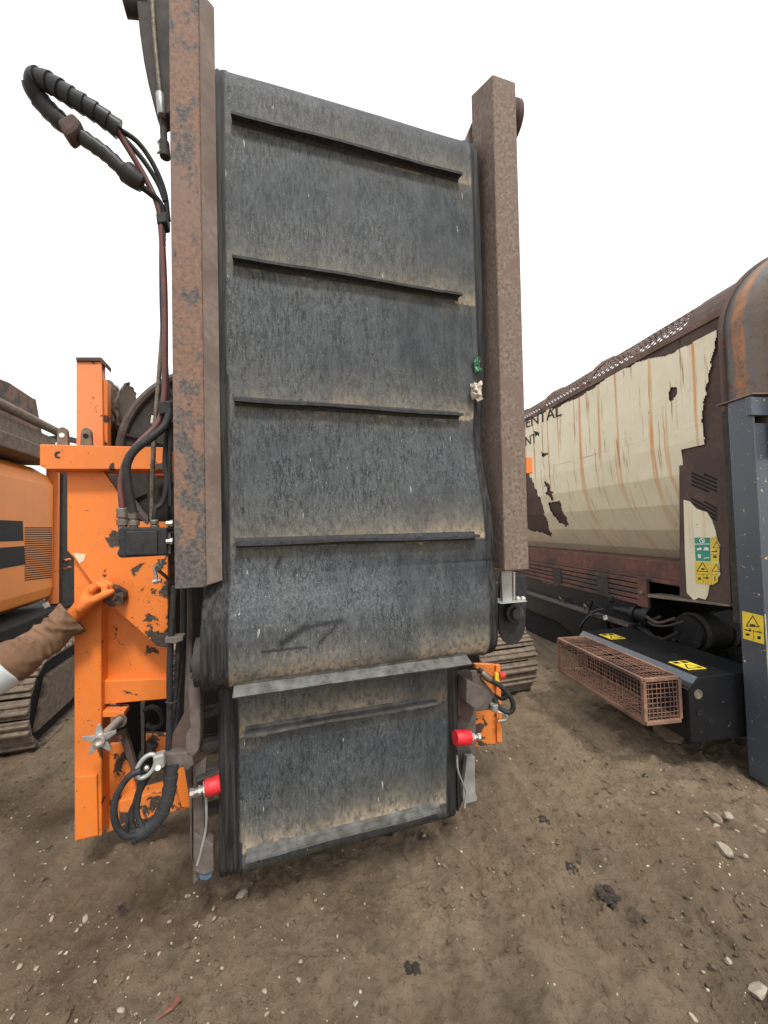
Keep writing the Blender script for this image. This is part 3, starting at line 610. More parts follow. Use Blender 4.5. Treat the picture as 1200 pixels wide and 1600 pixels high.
# lower structure behind: links and braces
part('brace', 'orange_worn', [(163, 1165), (190, 1160), (214, 1230), (205, 1285), (166, 1302)], OV+.10, .02, .003)
part('base_rail', 'orange_worn', [(186, 1252), (292, 1225), (297, 1262), (186, 1290)], OV+.02, .08, .004)
part('brace', 'orange', [(268, 1205), (288, 1195), (299, 1262), (284, 1262)], OV-.06, .02, .003)
part('brace', 'rust_brown', [(184, 1145), (196, 1142), (218, 1215), (210, 1220)], OV+.05, .03, .003)
part('upright', 'dark', [(219, 1098), (226, 1098), (225, 1190), (221, 1190)], OV+.02, .03, .002)
part('tank', 'soot', [(180, 1095), (290, 1090), (292, 1200), (182, 1210)], OV+.35, .1, .01)
part('bracket', 'orange_worn', [(225, 1148), (262, 1150), (262, 1180), (246, 1185), (240, 1165), (226, 1160)], OV+.12, .04, .003)
MB().cyl(fv(224, 1185, OV+.1), fv(238, 1160, OV+.1), .03, 14).build('dark_pipe', M['dark'], fm, .003, True)
hose(H_, 'soot', [(226, 1110, OV), (238, 1105, OV-.02), (250, 1112, OV-.02), (254, 1130, OV), (240, 1138, OV+.02), (228, 1132, OV+.02)], .012)
# star handle
sc_ = fv(155, 1156, .55); rod_e = fv(187, 1124, .69)
MB().cyl(sc_+Vector((0, .005, 0)), rod_e, .017, 16).build('handle_rod', M['galv'], fm, .002, True)
star = []
for k in range(10):
    a = math.pi*2*k/10+.35; r_ = .066 if k % 2 == 0 else .027
    star += [sc_+Vector((r_*math.cos(a+da), 0, r_*math.sin(a+da))) for da in ((-.09, .09) if k % 2 == 0 else (0,))]
so_ = MB().prism(star, (0, .012, 0)).build('star_handle', M['galv'], fm, .002)
MB().lathe(sc_, (0, -1, 0), [(0, .027), (.014, .025), (.015, .017), (.001, .016)], 18).build('star_hub', M['bolt'], so_, smooth=True)
part('handle_bracket', 'orange', [(160, 1112), (194, 1112), (194, 1120), (160, 1121)], OV+.0, .08, .002)
MB().lathe(fv(188, 1126, .70), (0, -1, 0), [(0, .03), (.012, .03)], 18).build('rod_collar', M['brownsteel'], fm, .002, True)
part('lever', 'rust_red', [(170, 1150), (186, 1148), (190, 1155), (186, 1160), (170, 1160)], OV-.02, .02, .003)
# drum end disc, cleaning brush, behind the frame
dc = fv(350, 718, 1.05); dr = (fv(181, 718, 1.05)-dc).length
MB().lathe(dc, (0, 1, 0), [(0, dr*.93), (.0, dr), (.05, dr), (.05, dr*.3)], 96).build('drum_disc', M['dark'], fm, .006)
MB().tube([dc+Vector((dr*.965*math.cos(a), -.012, dr*.965*math.sin(a))) for a in np.linspace(.6, 5.6, 60)], .022, 8, sub=2).build('disc_rim_highlight', M['brownsteel'], fm, smooth=True)  # lighter ring added as the highlight along the disc's rim
for a in (2.2, 2.9, 3.6):
    MB().bar(dc+Vector((0, -.012, 0)), dc+Vector((dr*.93*math.cos(a), -.012, dr*.93*math.sin(a))), .012, .012, (0, 1, 0)).build('disc_rib', M['dark'], fm)
part('drum_guard', 'dark', [(228, 735), (262, 735), (262, 830), (232, 830)], .95, .02, .003)
bs_ = MB(); ba = fv(160, 650, 1.25); bb = fv(215, 640, 1.25)
prof_b = []
bs_.lathe(ba, (1, 0, 0), [(x*.018, .17+.02*random.uniform(-1, 1)+.04*math.sin(x*.9)) for x in range(9)], 40)
bo = bs_.build('cleaning_brush', M['bristle'], fm, smooth=True)
for vtx in bo.data.vertices: vtx.co += Vector([random.uniform(-.012, .012) for _ in range(3)])
bw = MB()
for k in range(420):
    x = random.uniform(0, .15); a = random.uniform(0, 2*math.pi); p0 = ba+Vector((x, .15*math.cos(a), .15*math.sin(a)))
    L_ = random.uniform(.03, .075); d = Vector((random.uniform(-.4, .4), math.cos(a), math.sin(a))); e = d.cross(Vector((1, 0, 0))).normalized()*.004
    bw.add([p0-e, p0+e, p0+d*L_], [(0, 1, 2)])
b2 = bw.build('bristles', M['bristle'], bo); b2['kind'] = 'stuff'
MB().lathe(fv(246, 742, .9), (1, -.4, 0), [(0, .02), (.02, .022), (.05, .022), (.06, .014)], 12).build('marker_knob', M['pinkred'], fm, smooth=True)
part('steel_tab', 'rust_brown', [(232, 726), (262, 722), (262, 735), (252, 734)], .5, .03, .002)
MB().cyl(fv(241, 650, .6), fv(239, 662, .6), .012, 10).build('sky_gap_stub', M['white'], fm, .002, True)  # white cylinder stands in for a bright gap of sky
part('sky_gap_panel', 'rust_dark', [(150, 700), (300, 700), (300, 1000), (150, 1000)], 1.22, .03, .004)  # dark sheet added behind the frame to close bright sky gaps
# dark chassis behind everything, and the crawler tracks it stands on
MB().box((-.25, .9, .45), (1.35, 1.5, 1.5)).build('chassis', M['soot'], fm, .02)
MB().box((.15, .45, .35), (.95, .9, .55)).build('chassis_nose', M['soot'], fm, .01)

def crawler(parent, u0, u1, v0, v1, zt, pitch=.115, side=True, npl=None, zb=.0, grouser=.025):
    """stadium loop of grouser plates between u0 and u1, from v0 back to v1"""
    r = zt/2-.02; zc = zb+r+.02; cv0, cv1 = v0+r, v1-r; per = 2*(cv1-cv0)+2*math.pi*r; n = int(per/pitch); pit = per/n
    tr = MB(); ur = u0+(u1-u0)*.18
    prof = [(cv0-(r-.03)*math.cos(a), zc-(r-.03)*math.sin(a)) for a in np.linspace(-math.pi/2, math.pi/2, 13)]+[(cv1+(r-.03)*math.cos(a), zc-(r-.03)*math.sin(a)) for a in np.linspace(math.pi/2, -math.pi/2, 13)]
    mid = tr.prism([(ur, a, b) for a, b in prof], (u1-.06-ur, 0, 0)).build('crawler_track', M['soot'], parent, .005)
    fr_ = MB(); q = [(cv0-r*.45, zc-r*.62), (cv0+r*.1, zc+r*.55), (cv1, zc+r*.55), (cv1, zc-r*.62)]
    fr_.prism([(u1-.08, a, b) for a, b in q], (.05, 0, 0)); fr_.build('track_frame', M['mud_steel'], mid, .012)
    proto = None
    W_ = u1-u0
    def pos(s):
        s %= per; a = cv1-cv0
        if s < a: return cv0+s, zc-r, 0.
        s -= a
        if s < math.pi*r: t = s/r; return cv1+r*math.sin(t), zc-r*math.cos(t), t
        s -= math.pi*r
        if s < a: return cv1-s, zc+r, math.pi
        s -= a; t = s/r; return cv0-r*math.sin(t), zc+r*math.cos(t), math.pi+t
    for k in range(n):
        v, z, t = pos(k*pit+.03); Mx = Matrix.Translation((u0, v, z)) @ Matrix.Rotation(t, 4, 'X')
        if proto is None:
            pb = MB(); hw = pit*.47
            sect = [(-hw, .012), (hw*.9, .012), (hw*.9, -.008), (hw*.45, -.012), (hw*.40, -.012-grouser), (hw*.15, -.012-grouser), (hw*.05, -.012), (-hw*.3, -.012), (-hw*.38, -.010-grouser*.5), (-hw*.6, -.010-grouser*.5), (-hw*.7, -.010), (-hw, -.008)]
            pb.prism([(0, a, b) for a, b in sect], (W_, 0, 0)); proto = pb.build('track_plate', M['mud_steel'], mid, .003); proto.matrix_local = Mx
        else: dup(proto, mid, Mx)
    return mid
crawler(fm, 2.0, 2.57, 1.62, 4.6, .62, zb=-.03)
crawler(fm, -.50, .05, 1.75, 4.6, .62, zb=-.03)
# litter caught between belt and right beam
def crumple(name, label, c, r, mat, group=None, seed=1):
    random.seed(seed); mb = MB(); n = 7; P = [[Vector(c)+Vector(((i/(n-1)-.5)*r[0], random.uniform(-1, 1)*r[1], (j/(n-1)-.5)*r[2]))+Vector((random.uniform(-.2, .2)*r[0], 0, random.uniform(-.1, .1)*r[2])) for i in range(n)] for j in range(n)]
    mb.add([p for row in P for p in row], [(j*n+i, j*n+i+1, (j+1)*n+i+1, (j+1)*n+i) for j in range(n-1) for i in range(n-1)])
    o = mb.build(name, M[mat]); m = o.modifiers.new('solid', 'SOLIDIFY'); m.thickness = .002
    return tag(o, label, 'litter', group)
crumple('plastic_scrap', 'green plastic scrap wedged between conveyor belt and rusty beam', F.world(fv(746, 570, .05)), (.025, .012, .06), 'tape_green', seed=3)
crumple('paper_scrap', 'torn pale scrap caught at the conveyor belt edge below the green one', F.world(fv(744, 612, .04)), (.04, .014, .08), 'scrap', seed=5)

# ------------------------------------------------------------------ trommel with the torn cream cover (right)
R = Frame(W(1123, 505, 2.6), 7.7)
rm = R.root('trommel_screen', 'rusty trommel machine with torn cream drum cover and wire mesh roof', 'machine')
ru = R.u
def to_px(P):
    q = RC.transposed() @ (P-CAMPOS); return 600-FPX*q.x/q.z, 800+FPX*q.y/q.z
def rp(name, mat, pts, u, depth, bevel=.003, parent=None):
    return MB().prism([ru(x, y, u) for x, y in pts], (depth, 0, 0)).build(name, M[mat], parent or rm, bevel)
def inside(x, y, poly):
    c = np.zeros(np.shape(x), bool); n = len(poly)
    for i in range(n):
        (x1, y1), (x2, y2) = poly[i], poly[(i+1) % n]
        c ^= ((y1 > y) != (y2 > y)) & (x < (x2-x1)*(y-y1)/(y2-y1+1e-9)+x1)
    return c
ZT, ZV, RAD = 2.91, 2.12, 1.15
cov = [(0., ZT), (0., ZV)]+[(RAD*(1-math.cos(a)), ZV-RAD*math.sin(a)) for a in (.20, .40, .60, .80, .98)]
roof = [(.0, ZT+.03), (.035, ZT+.10), (.09, ZT+.175), (.17, ZT+.24), (.29, ZT+.295), (.48, ZT+.335), (1.15, ZT+.38), (1.75, ZT+.33), (2.2, ZT+.1), (2.3, ZV)]
# brown inner shell under the vinyl, as a strip along the drum
off_ = .014
shell = [(u+off_, z) for u, z in roof[:1]]+[(u+off_, z) for u, z in cov]
def strip(name, mat, prof, v0, v1, nv=2, bevel=0, th=.008, smooth=False):
    mb = MB(); vv = np.linspace(v0, v1, nv); n = len(prof)
    mb.add([(u, v, z) for v in vv for u, z in prof], [(j*n+i, j*n+i+1, (j+1)*n+i+1, (j+1)*n+i) for j in range(nv-1) for i in range(n-1)])
    o = mb.build(name, M[mat], rm, smooth=smooth); m = o.modifiers.new('solid', 'SOLIDIFY'); m.thickness = th; m.offset = 0; return o
strip('drum_shell', 'rust_brown', shell, .30, 6.2)
strip('far_shell', 'rust_brown', [(.62, ZT+.36), (1.15, ZT+.42), (1.75, ZT+.36), (2.25, ZV), (2.0, 1.4), (1.2, 1.0), (.6, 1.2)], .1, 6.2)
MB().cyl((1.17, .1, 2.20), (1.17, 6.2, 2.20), 1.04, 48).build('screen_drum', M['rust_dark'], rm, smooth=True)
# vinyl cover: fine sheet cut along its torn edges
P = np.array(cov); seg = np.hypot(*np.diff(P, axis=0).T); S = np.concatenate([[0], np.cumsum(seg)]); cs_ = .0085
s_ = np.linspace(0, S[-1], int(S[-1]/cs_)); v_ = np.concatenate([np.arange(-.03, 3.3, cs_), np.linspace(3.35, 6.2, 40)])
cu = np.interp(s_, S, P[:, 0]); czz = np.interp(s_, S, P[:, 1])
VV, SS = np.meshgrid(v_, s_); UU = np.interp(SS, s_, cu); ZZ = np.interp(SS, s_, czz)
jit = .006*vn(VV*17, SS*17, 21)+.004*vn(VV*60, SS*60, 22)
o3 = np.array(R.o); U3, V3 = np.array(R.U), np.array(R.V)
PW = o3+UU[..., None]*U3+VV[..., None]*V3+np.stack([0*UU, 0*UU, ZZ], -1)
Q = (PW-np.array(CAMPOS)) @ np.array(RC); PX = 600-FPX*Q[..., 0]/Q[..., 2]; PY = 800+FPX*Q[..., 1]/Q[..., 2]
PX = PX+5*vn(VV*22, SS*22, 23)+3*vn(VV*55, SS*55, 24); PY = PY+5*vn(VV*22, SS*22, 25)+3*vn(VV*55, SS*55, 26)
keep = np.ones_like(VV, bool)
near = [(1050, 570), (1050, 545), (1095, 512), (1122, 505), (1121, 535), (1113, 560), (1108, 600), (1101, 625), (1100, 655), (1104, 700), (1090, 713), (1073, 728), (1066, 740), (1050, 742)]
keep &= ~((VV < .335) & ~(inside(PX, PY, near) & (ZZ > ZV-.05)))
keep &= ~((VV < .335) & (ZZ < 2.0))
for hole in ([(822, 735), (832, 752), (846, 785), (856, 820), (862, 838), (822, 826)], [(852, 752), (859, 757), (865, 779), (858, 776)], [(857, 786), (876, 784), (888, 822), (872, 815)],
             [(1047, 607), (1058, 606), (1054, 618), (1051, 627)], [(833, 672), (842, 676), (838, 682)], [(848, 707), (856, 710), (850, 714)]):
    keep &= ~inside(PX, PY, hole)
top_cut = .01+.04*(vn(VV*3, 0*VV, 27)+.5)*(VV < 2)+.02*vn(VV*14, 0*VV, 28)+.05*ss(.9, .2, VV)
keep &= SS > top_cut
keep &= SS < S[-1]-.02-.05*(vn(VV*8, 0*VV, 29)+.35)-.03*vn(VV*30, 0*VV, 30)
ok_ = keep[:-1, :-1] & keep[1:, :-1] & keep[:-1, 1:] & keep[1:, 1:]
nv_ = len(v_); idx = (np.arange(len(s_)-1)[:, None]*nv_+np.arange(nv_-1)[None])[ok_]
q4 = np.stack([idx, idx+1, idx+1+nv_, idx+nv_], 1)
wav = .012*vn(VV*2.2, SS*2.2, 31)*(SS < .7)+.004*vn(VV*9, SS*5, 32)
me = bpy.data.meshes.new('drum_cover'); me.from_pydata(np.stack([UU-np.abs(wav)-.004, VV, ZZ], -1).reshape(-1, 3).tolist(), [], q4.tolist())
bm = bmesh.new(); bm.from_mesh(me); bmesh.ops.delete(bm, geom=[v for v in bm.verts if not v.link_faces], context='VERTS'); bm.to_mesh(me); bm.free()
me.materials.append(M['cream']); dcv = bpy.data.objects.new('drum_cover', me); C.objects.link(dcv); dcv.parent = rm
m = dcv.modifiers.new('solid', 'SOLIDIFY'); m.thickness = .003; m.offset = 0
# near end plate with its louvres and the vinyl strip that carries stickers
ep = rp('end_plate', 'rust_brown', [(1060, 520), (1127, 478), (1142, 947), (1062, 932)], .010, .012, .002)
rp('vinyl_strip', 'cream', [(1068, 781), (1078, 784), (1088, 795), (1096, 798), (1104, 800), (1112, 812), (1118, 830), (1121, 845), (1125, 852), (1123, 874), (1125, 898), (1117, 910), (1108, 915), (1106, 930), (1102, 937), (1092, 934), (1084, 938), (1073, 926), (1070, 860)], .004, .004, 0)
for k in range(10):
    g_, j = divmod(k, 5); x0, y0 = 1080, 737+g_*40+j*6.0; x1 = 1120
    if j == 0: x0 = 1100
    if j == 4: x1 = 1108
    sl = .42 if g_ == 0 else .55
    rp('slot_shade', 'soot', [(x0, y0+sl*(x0-1080)-6), (x1, y0+sl*(x1-1080)-6), (x1, y0+sl*(x1-1080)-2.6), (x0, y0+sl*(x0-1080)-2.6)], .0085, .002, 0, ep)  # raised black strips stand in for the shade in the louvre slots
# mesh roof: expanded metal, frame angles
def lattice(v0, v1, p0, p1, cell, wd):
    """diagonal strands over a (u,z) profile between v0 and v1"""
    Pf = np.array(roof[:6], float); sg = np.hypot(*np.diff(Pf, axis=0).T); S_ = np.concatenate([[0], np.cumsum(sg)]); mb = MB()
    f = lambda s, v: Vector((np.interp(s, S_, Pf[:, 0]), v, np.interp(s, S_, Pf[:, 1])))
    T = S_[-1]; nc = int((v1-v0)/cell); rows = int(T/cell)
    hs = wd
    for sgn in (1, -1):
        for i in range(-rows, nc+rows):
            pts = []
            for k in range(rows*2+1):
                s = T*k/(rows*2); v = v0+(i+sgn*k*.5 if sgn > 0 else i-k*.5+0)*cell
                if v0-1e-6 <= v <= v1+1e-6: pts.append((s, v))
            for (s0, va), (s1, vb) in zip(pts[:-1:2], pts[2::2]):
                a, b = f(s0, va), f(s1, vb); d = Vector((0, hs, 0)); t = Vector((.003, 0, -.002))
                mb.add([a-d, a+d, b+d, b-d, a-d+t, a+d+t, b+d+t, b-d+t], [(0,1,2,3), (7,6,5,4), (0,4,5,1), (1,5,6,2), (2,6,7,3), (3,7,4,0)])
    return mb
panels = [(.24, 1.30), (1.36, 2.2), (2.26, 3.1), (3.16, 4.1)]
for v0, v1 in panels:
    o = lattice(v0, v1, 0, 0, .06, .012).build('roof_mesh', M['mesh_rust'], rm); o['kind'] = 'stuff'
    mb = MB(); mb.tube([(u-.006, v1+.03, z+.004) for u, z in roof[:7]], .02, 6, smooth=False); mb.build('roof_rib', M['mesh_rust'], rm)
MB().box((-.004, -.035, ZT-.01), (.02, 6, ZT+.045)).build('eave_rail', M['mesh_rust'], rm, .003)
strip('roof_plate', 'rust_brown', roof[:7], -.05, .245, th=.006)
strip('roof_back', 'mesh_rust', roof[6:], -.05, 6, th=.01)
strip('roof_far', 'rust_brown', roof[:7], 4.15, 6.2, th=.006)
# heat stained arch over the drum mouth
ac, ar = (1.12, 2.74), 1.15
arch = [(ac[0]-ar, 1.9), (ac[0]-ar, 2.3)]+[(ac[0]-ar*math.cos(a), ac[1]+ar*.62*math.sin(a)) for a in np.linspace(0, math.pi, 40)]+[(ac[0]+ar, 1.9)]
strip('drum_mouth_arch', 'hot', arch, -.36, -.035, 5, th=.02, smooth=True)
mb = MB(); mb.tube([(u-.01 if u < ac[0] else u+.01, -.045, z+.008) for u, z in arch], .016, 8, smooth=False); mb.build('arch_flange', M['rust_brown'], rm, smooth=True)
MB().prism([(u+.03 if u < ac[0] else u-.03, -.20, z-.03) for u, z in arch], (0, .02, 0)).build('mouth_shade', M['soot'], rm)  # dark sheet set inside the arch to stand for the unlit interior
# lettering and torn sticker
def text(s, h, origin, right, up, mat, parent, name='lettering', xs=1.):
    cu_ = bpy.data.curves.new('t', 'FONT'); cu_.body = s; cu_.size = h/.72; cu_.extrude = .0008
    to = bpy.data.objects.new('t', cu_); C.objects.link(to); dg = bpy.context.evaluated_depsgraph_get()
    me = bpy.data.meshes.new_from_object(to.evaluated_get(dg)); bpy.data.objects.remove(to); me.name = name
    r, u = Vector(right).normalized(), Vector(up).normalized(); n = r.cross(u); o = Vector(origin)
    for vt in me.vertices: c = vt.co.copy(); vt.co = o+r*(c.x*xs)+u*c.y+n*c.z
    me.materials.clear(); me.materials.append(M[mat]); ob = bpy.data.objects.new(name, me); C.objects.link(ob); ob.parent = parent; return ob
def fit_text(body, p_left, p_right, h, mat):
    a, b = ru(*p_left, -.014), ru(*p_right, -.014); o = text(body, h, (0, 0, 0), (1, 0, 0), (0, 1, 0), mat, dcv)
    wdt = max(v.co.x for v in o.data.vertices)
    for v in o.data.vertices: c = v.co.copy(); t = c.x/wdt; v.co = Vector((-.014+.0*c.z, a.y+(b.y-a.y)*t, a.z+(b.z-a.z)*t+c.y))
fit_text('MENTAL', (809, 673), (877, 649), .135, 'ink'); fit_text('NT', (820, 697), (838, 691), .125, 'ink')
def plate(name, mat, pts, u, parent, th=.0012): return rp(name, mat, pts, u, th, 0, parent)
def outline(name, tri, wd, u, parent, mat='ink', fr_u=True):
    """ring outline of a polygon given in pixels on plane u"""
    c = (sum(p[0] for p in tri)/len(tri), sum(p[1] for p in tri)/len(tri)); inn = [(c[0]+(p[0]-c[0])*wd, c[1]+(p[1]-c[1])*wd) for p in tri]
    n = len(tri); mb = MB(); mb.add([ru(*p, u) for p in tri+inn], [(i, (i+1) % n, (i+1) % n+n, i+n) for i in range(n)]); return mb.build(name, M[mat], parent)
g1 = plate('green_label', 'green', [(1085, 840), (1109, 840), (1110, 877), (1087, 876)], .002, ep)
for pts in ([(1085, 849.6), (1109, 849.4), (1109, 850.6), (1085, 850.8)], [(1089, 857), (1095, 855), (1097, 859), (1089, 860)], [(1099, 860), (1101, 855), (1106, 855), (1108, 860)], [(1090, 866), (1095, 866), (1095, 872), (1091, 872)], [(1100, 871.5), (1108, 870.5), (1108, 872), (1100, 873)]):
    plate('label_print', 'white', pts, .0012, g1, .0006)
outline('label_print', [(1097+4.5*math.cos(a), 844.7+4*math.sin(a)) for a in np.linspace(0, 2*math.pi, 12, False)], .72, .0012, g1, 'white')
plate('label_print', 'white', [(1094, 841.8), (1095.2, 841.2), (1100.2, 847.2), (1099, 848)], .0011, g1, .0006)
def warn(pts, u, parent, tri_c, r, marks, name='warning_label'):
    y_ = plate(name, 'yellow', pts, u, parent)
    outline('label_print', [(tri_c[0], tri_c[1]-r), (tri_c[0]+r*1.0, tri_c[1]+r*.72), (tri_c[0]-r*1.0, tri_c[1]+r*.62)], .78, u-.0008, y_)
    for p in marks: plate('label_print', 'ink', p, u-.0008, y_, .0004)
sq = lambda x, y, w_, h_, k=0: [(x-w_, y-h_), (x+w_, y-h_+k), (x+w_, y+h_+k), (x-w_, y+h_)]
warn([(1110, 840), (1119, 839), (1123.5, 852), (1123, 876), (1111, 877)], .002, ep, (1119.5, 852), 6.5, [sq(1116, 862, 4, .8), sq(1119, 861, .9, 2), sq(1117, 870, 2.5, 2), sq(1116.5, 866.5, 5.5, .3)])
warn([(1086, 878), (1110.5, 878.5), (1111.5, 914), (1087, 911)], .002, ep, (1097.5, 887), 9.5, [sq(1098, 889, 2.5, 1.4), sq(1093, 904, 2, 2), sq(1104, 903, 4, .7), sq(1104.5, 902, .8, 3.5), sq(1098.5, 897, 11.5, .3), sq(1098.5, 904, .25, 7)])
warn([(1111.3, 878.5), (1122, 879), (1121.5, 909), (1113, 914.5)], .002, ep, (1119, 888), 7.5, [sq(1117, 904, .8, 3.5), sq(1117, 898, 4, .3)])
# blue post beside the drum mouth
vf, vn_ = ru(1152, 900, -.15)[1], ru(1191, 900, -.15)[1]; ztop = ru(1160, 622, -.15)[2]
MB().box((-.15, vn_, .02), (-.135, vf, ztop)).build('post_web', M['blue'], rm, .004)
MB().box((-.134, vf-.012, .45), (-.02, vf, ztop-.02)).build('post_flange', M['blue'], rm, .003)
MB().box((-.10, vf+.005, .90), (-.085, vf+.085, ztop-.03)).build('post_liner', M['dark'], rm, .003)
MB().box((-.134, vn_+.012, .02), (.5, vn_+.024, ztop-.16)).build('post_face', M['blue'], rm, .003)
MB().box((-.17, vn_-.01, ztop-.12), (.9, vn_+.02, ztop-.01)).build('top_rail', M['blue'], rm, .004)
MB().prism([(-.165, vn_-.02, ztop), (-.165, vf+.06, ztop-.005), (.9, vf+.06, ztop+.03), (.9, vn_-.02, ztop+.03)], (0, 0, .008)).build('top_lip', M['rust_pale'], rm, .002)
MB().tube([(-.148, vn_-.002, .05), (-.15, vn_-.002, .5), (-.15, vn_-.002, 1.0)], .004, 6).build('worn_edge', M['shell'], rm)
warn([(1159.5, 954.5), (1192.5, 962.5), (1194, 1007), (1161, 997.5)], -.1525, rm, (1176, 972), 11, [sq(1176, 976, 4, 1.5, 1.5), sq(1167, 984, 4, .8, 1.2), sq(1172, 984.5, 1, 2.5, .3), sq(1168, 991, 3, 1.8, .8), sq(1186, 987, 3.5, 1, 1), sq(1186, 996, 2.5, 2.5, .8), sq(1176.5, 982.5, 15, .3, 7), sq(1177.5, 992, .3, 8)])
# red rail and slatted brown guard under the cover
def along(name, mat, u0, u1, z0_, z1_, v0, v1, bevel=.004): return MB().box((u0, v0, z0_), (u1, v1, z1_)).build(name, M[mat], rm, bevel)
zr1, zr0 = ru(1000, 874, .12)[2], ru(1000, 900, .12)[2]
along('side_rail', 'rust_red', .12, .80, zr0, zr1, .28, 6)
along('rail_lip', 'rust_red', .09, .13, zr0-.03, zr0, .28, 6)
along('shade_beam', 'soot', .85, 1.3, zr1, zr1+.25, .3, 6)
zs1, zs0 = ru(1008, 905, .06)[2], ru(1008, 948, .06)[2]; ve = ru(1011, 930, .06)[1]
sg = MB().box((.075, ve, zs0), (.09, 4.5, zs1)).build('side_guard', M['soot'], rm)
for k in range(5):
    h = (zs1-zs0)/5
    MB().box((.055, ve+.10, zs0+k*h+.006), (.075, 4.5, zs0+(k+1)*h-.006)).build('guard_slat', M['rust_red'] if k != 2 else M['rust_brown'], sg, .003)
MB().box((.052, ve-.01, zs0-.005), (.08, ve+.10, zs1+.005)).build('guard_end', M['rust_red'], sg, .003)
MB().lathe((.053, ve+.045, (zs0+zs1)/2), (-1, 0, 0), [(0, .018), (.012, .018), (.014, .01)], 10).build('bolt', M['mud_steel'], sg)
for v in (2.05, 1.25): MB().prism([(.050, v, zs0+.03), (.050, v+.16, zs0+.02), (.050, v+.18, zs1-.05), (.050, v+.02, zs1-.02)], (.004, 0, 0)).build('steel_patch', M['dark'], sg, .001)
zt0 = zs0-.19
fr_ = along('chassis_beam', 'black', .10, .3, zt0, zs0-.002, .9, 6)
tp = ru(871, 913, .098); text("tn' widintc", .062, (.0985, tp.y, tp.z+.02), (0, 1, 0), (0, 0, -1), 'letter', fr_, xs=.95)
along('chassis_ledge', 'brownsteel', .03, .12, zt0-.03, zt0, 1.0, 6)
MB().prism([(.09, 1.35, zt0-.03), (.09, 6, zt0-.03), (.09, 6, zt0-.26), (.09, 2.2, zt0-.26), (.09, 1.75, zt0-.40), (.09, 1.35, zt0-.40)], (.1, 0, 0)).build('chassis_panel', M['black'], rm, .004)
for v in (1.55, 2.0): MB().tube([(.06, v, zt0), (.02, v+.02, zt0+.05), (.04, v+.08, zt0+.06), (.05, v+.1, zt0)], .008, 8).build('latch', M['fit'], rm, smooth=True)
crawler(rm, .12, .55, 1.2, 5.0, .62, zb=-.03)
crawler(rm, 1.75, 2.2, 1.2, 5.0, .62, zb=-.03)
along('belly', 'soot', .45, 2.2, .45, 1.35, .2, 6, .02)
along('belly_front', 'soot', .25, 1.9, .35, .62, -.2, .3, .02)
# lip and dark roller below the near end plate
MB().prism([ru(1012, 928, -.01), ru(1140, 945, -.01), ru(1140, 948, -.01), ru(1012, 933, -.01)], (.12, 0, 0)).build('end_lip', M['fit'], rm, .001)
MB().cyl((.08, .45, zs0-.12), (1.6, .35, zs0-.12), .13, 24).build('drive_roller', M['soot'], rm, smooth=True)
for k in range(3): MB().lathe((.12+k*.22, .447-k*.0145, zs0-.12), (1, -.066, 0), [(0, .10), (.002, .145), (.03, .145), (.032, .10)], 24).build('roller_flange', M['dark'], rm, smooth=True)
rr = random.Random(8)
for k in range(9):
    v0r = rr.uniform(.25, .9); zz = zs0-rr.uniform(.02, .3); u_ = rr.uniform(-.02, .12)
    MB().tube([(u_, v0r, zz), (u_-.05, v0r+.12, zz-rr.uniform(.02, .12)), (u_-.02, v0r+.3, zz-rr.uniform(-.05, .1)), (u_+.08, v0r+.5, zz-rr.uniform(0, .1))], rr.uniform(.008, .018), 8).build('pipe', M[rr.choice(['rubber', 'soot', 'dark', 'rust_dark'])], rm, smooth=True)
MB().prism([ru(1113, 960, .02), ru(1150, 985, .02), ru(1160, 1000, .02), ru(1160, 965, .02), ru(1140, 952, .02)], (.2, 0, 0)).build('post_bracket', M['black'], rm, .004)
# hydraulic drive motor
mc = ru(985, 962, -.02); ax = Vector((-.12, .25, .0))
mo2 = MB().lathe(mc+Vector((.1, -.12, 0)), (-.25, .85, .05), [(0, .09), (.05, .09), (.06, .062), (.12, .062), (.125, .075), (.16, .075), (.17, .04), (.26, .04), (.27, .03), (.33, .03)], 18).build('drive_motor', M['black'], rm, smooth=True)
MB().tube([ru(945, 952, -.05), ru(930, 955, -.06), ru(915, 968, -.05), ru(905, 985, .0)], .013, 8).build('motor_hose', M['rubber'], mo2, smooth=True)
MB().tube([ru(940, 962, -.05), ru(922, 962, -.08), ru(908, 978, -.05)], .010, 8).build('motor_hose', M['rubber'], mo2, smooth=True)
MB().lathe(ru(957, 937, .0), (-1, 0, .2), [(0, .03), (.02, .03), (.03, .02)], 14).build('port', M['soot'], mo2, smooth=True)
rp('motor_plate', 'white', [(942, 962), (948, 961), (949, 968), (943, 969)], -.03, .003, 0, mo2)
MB().tube([ru(918, 962, -.02), ru(927, 938, -.02), ru(940, 952, -.02)], .008, 6, smooth=False).build('bracket', M['black'], rm)
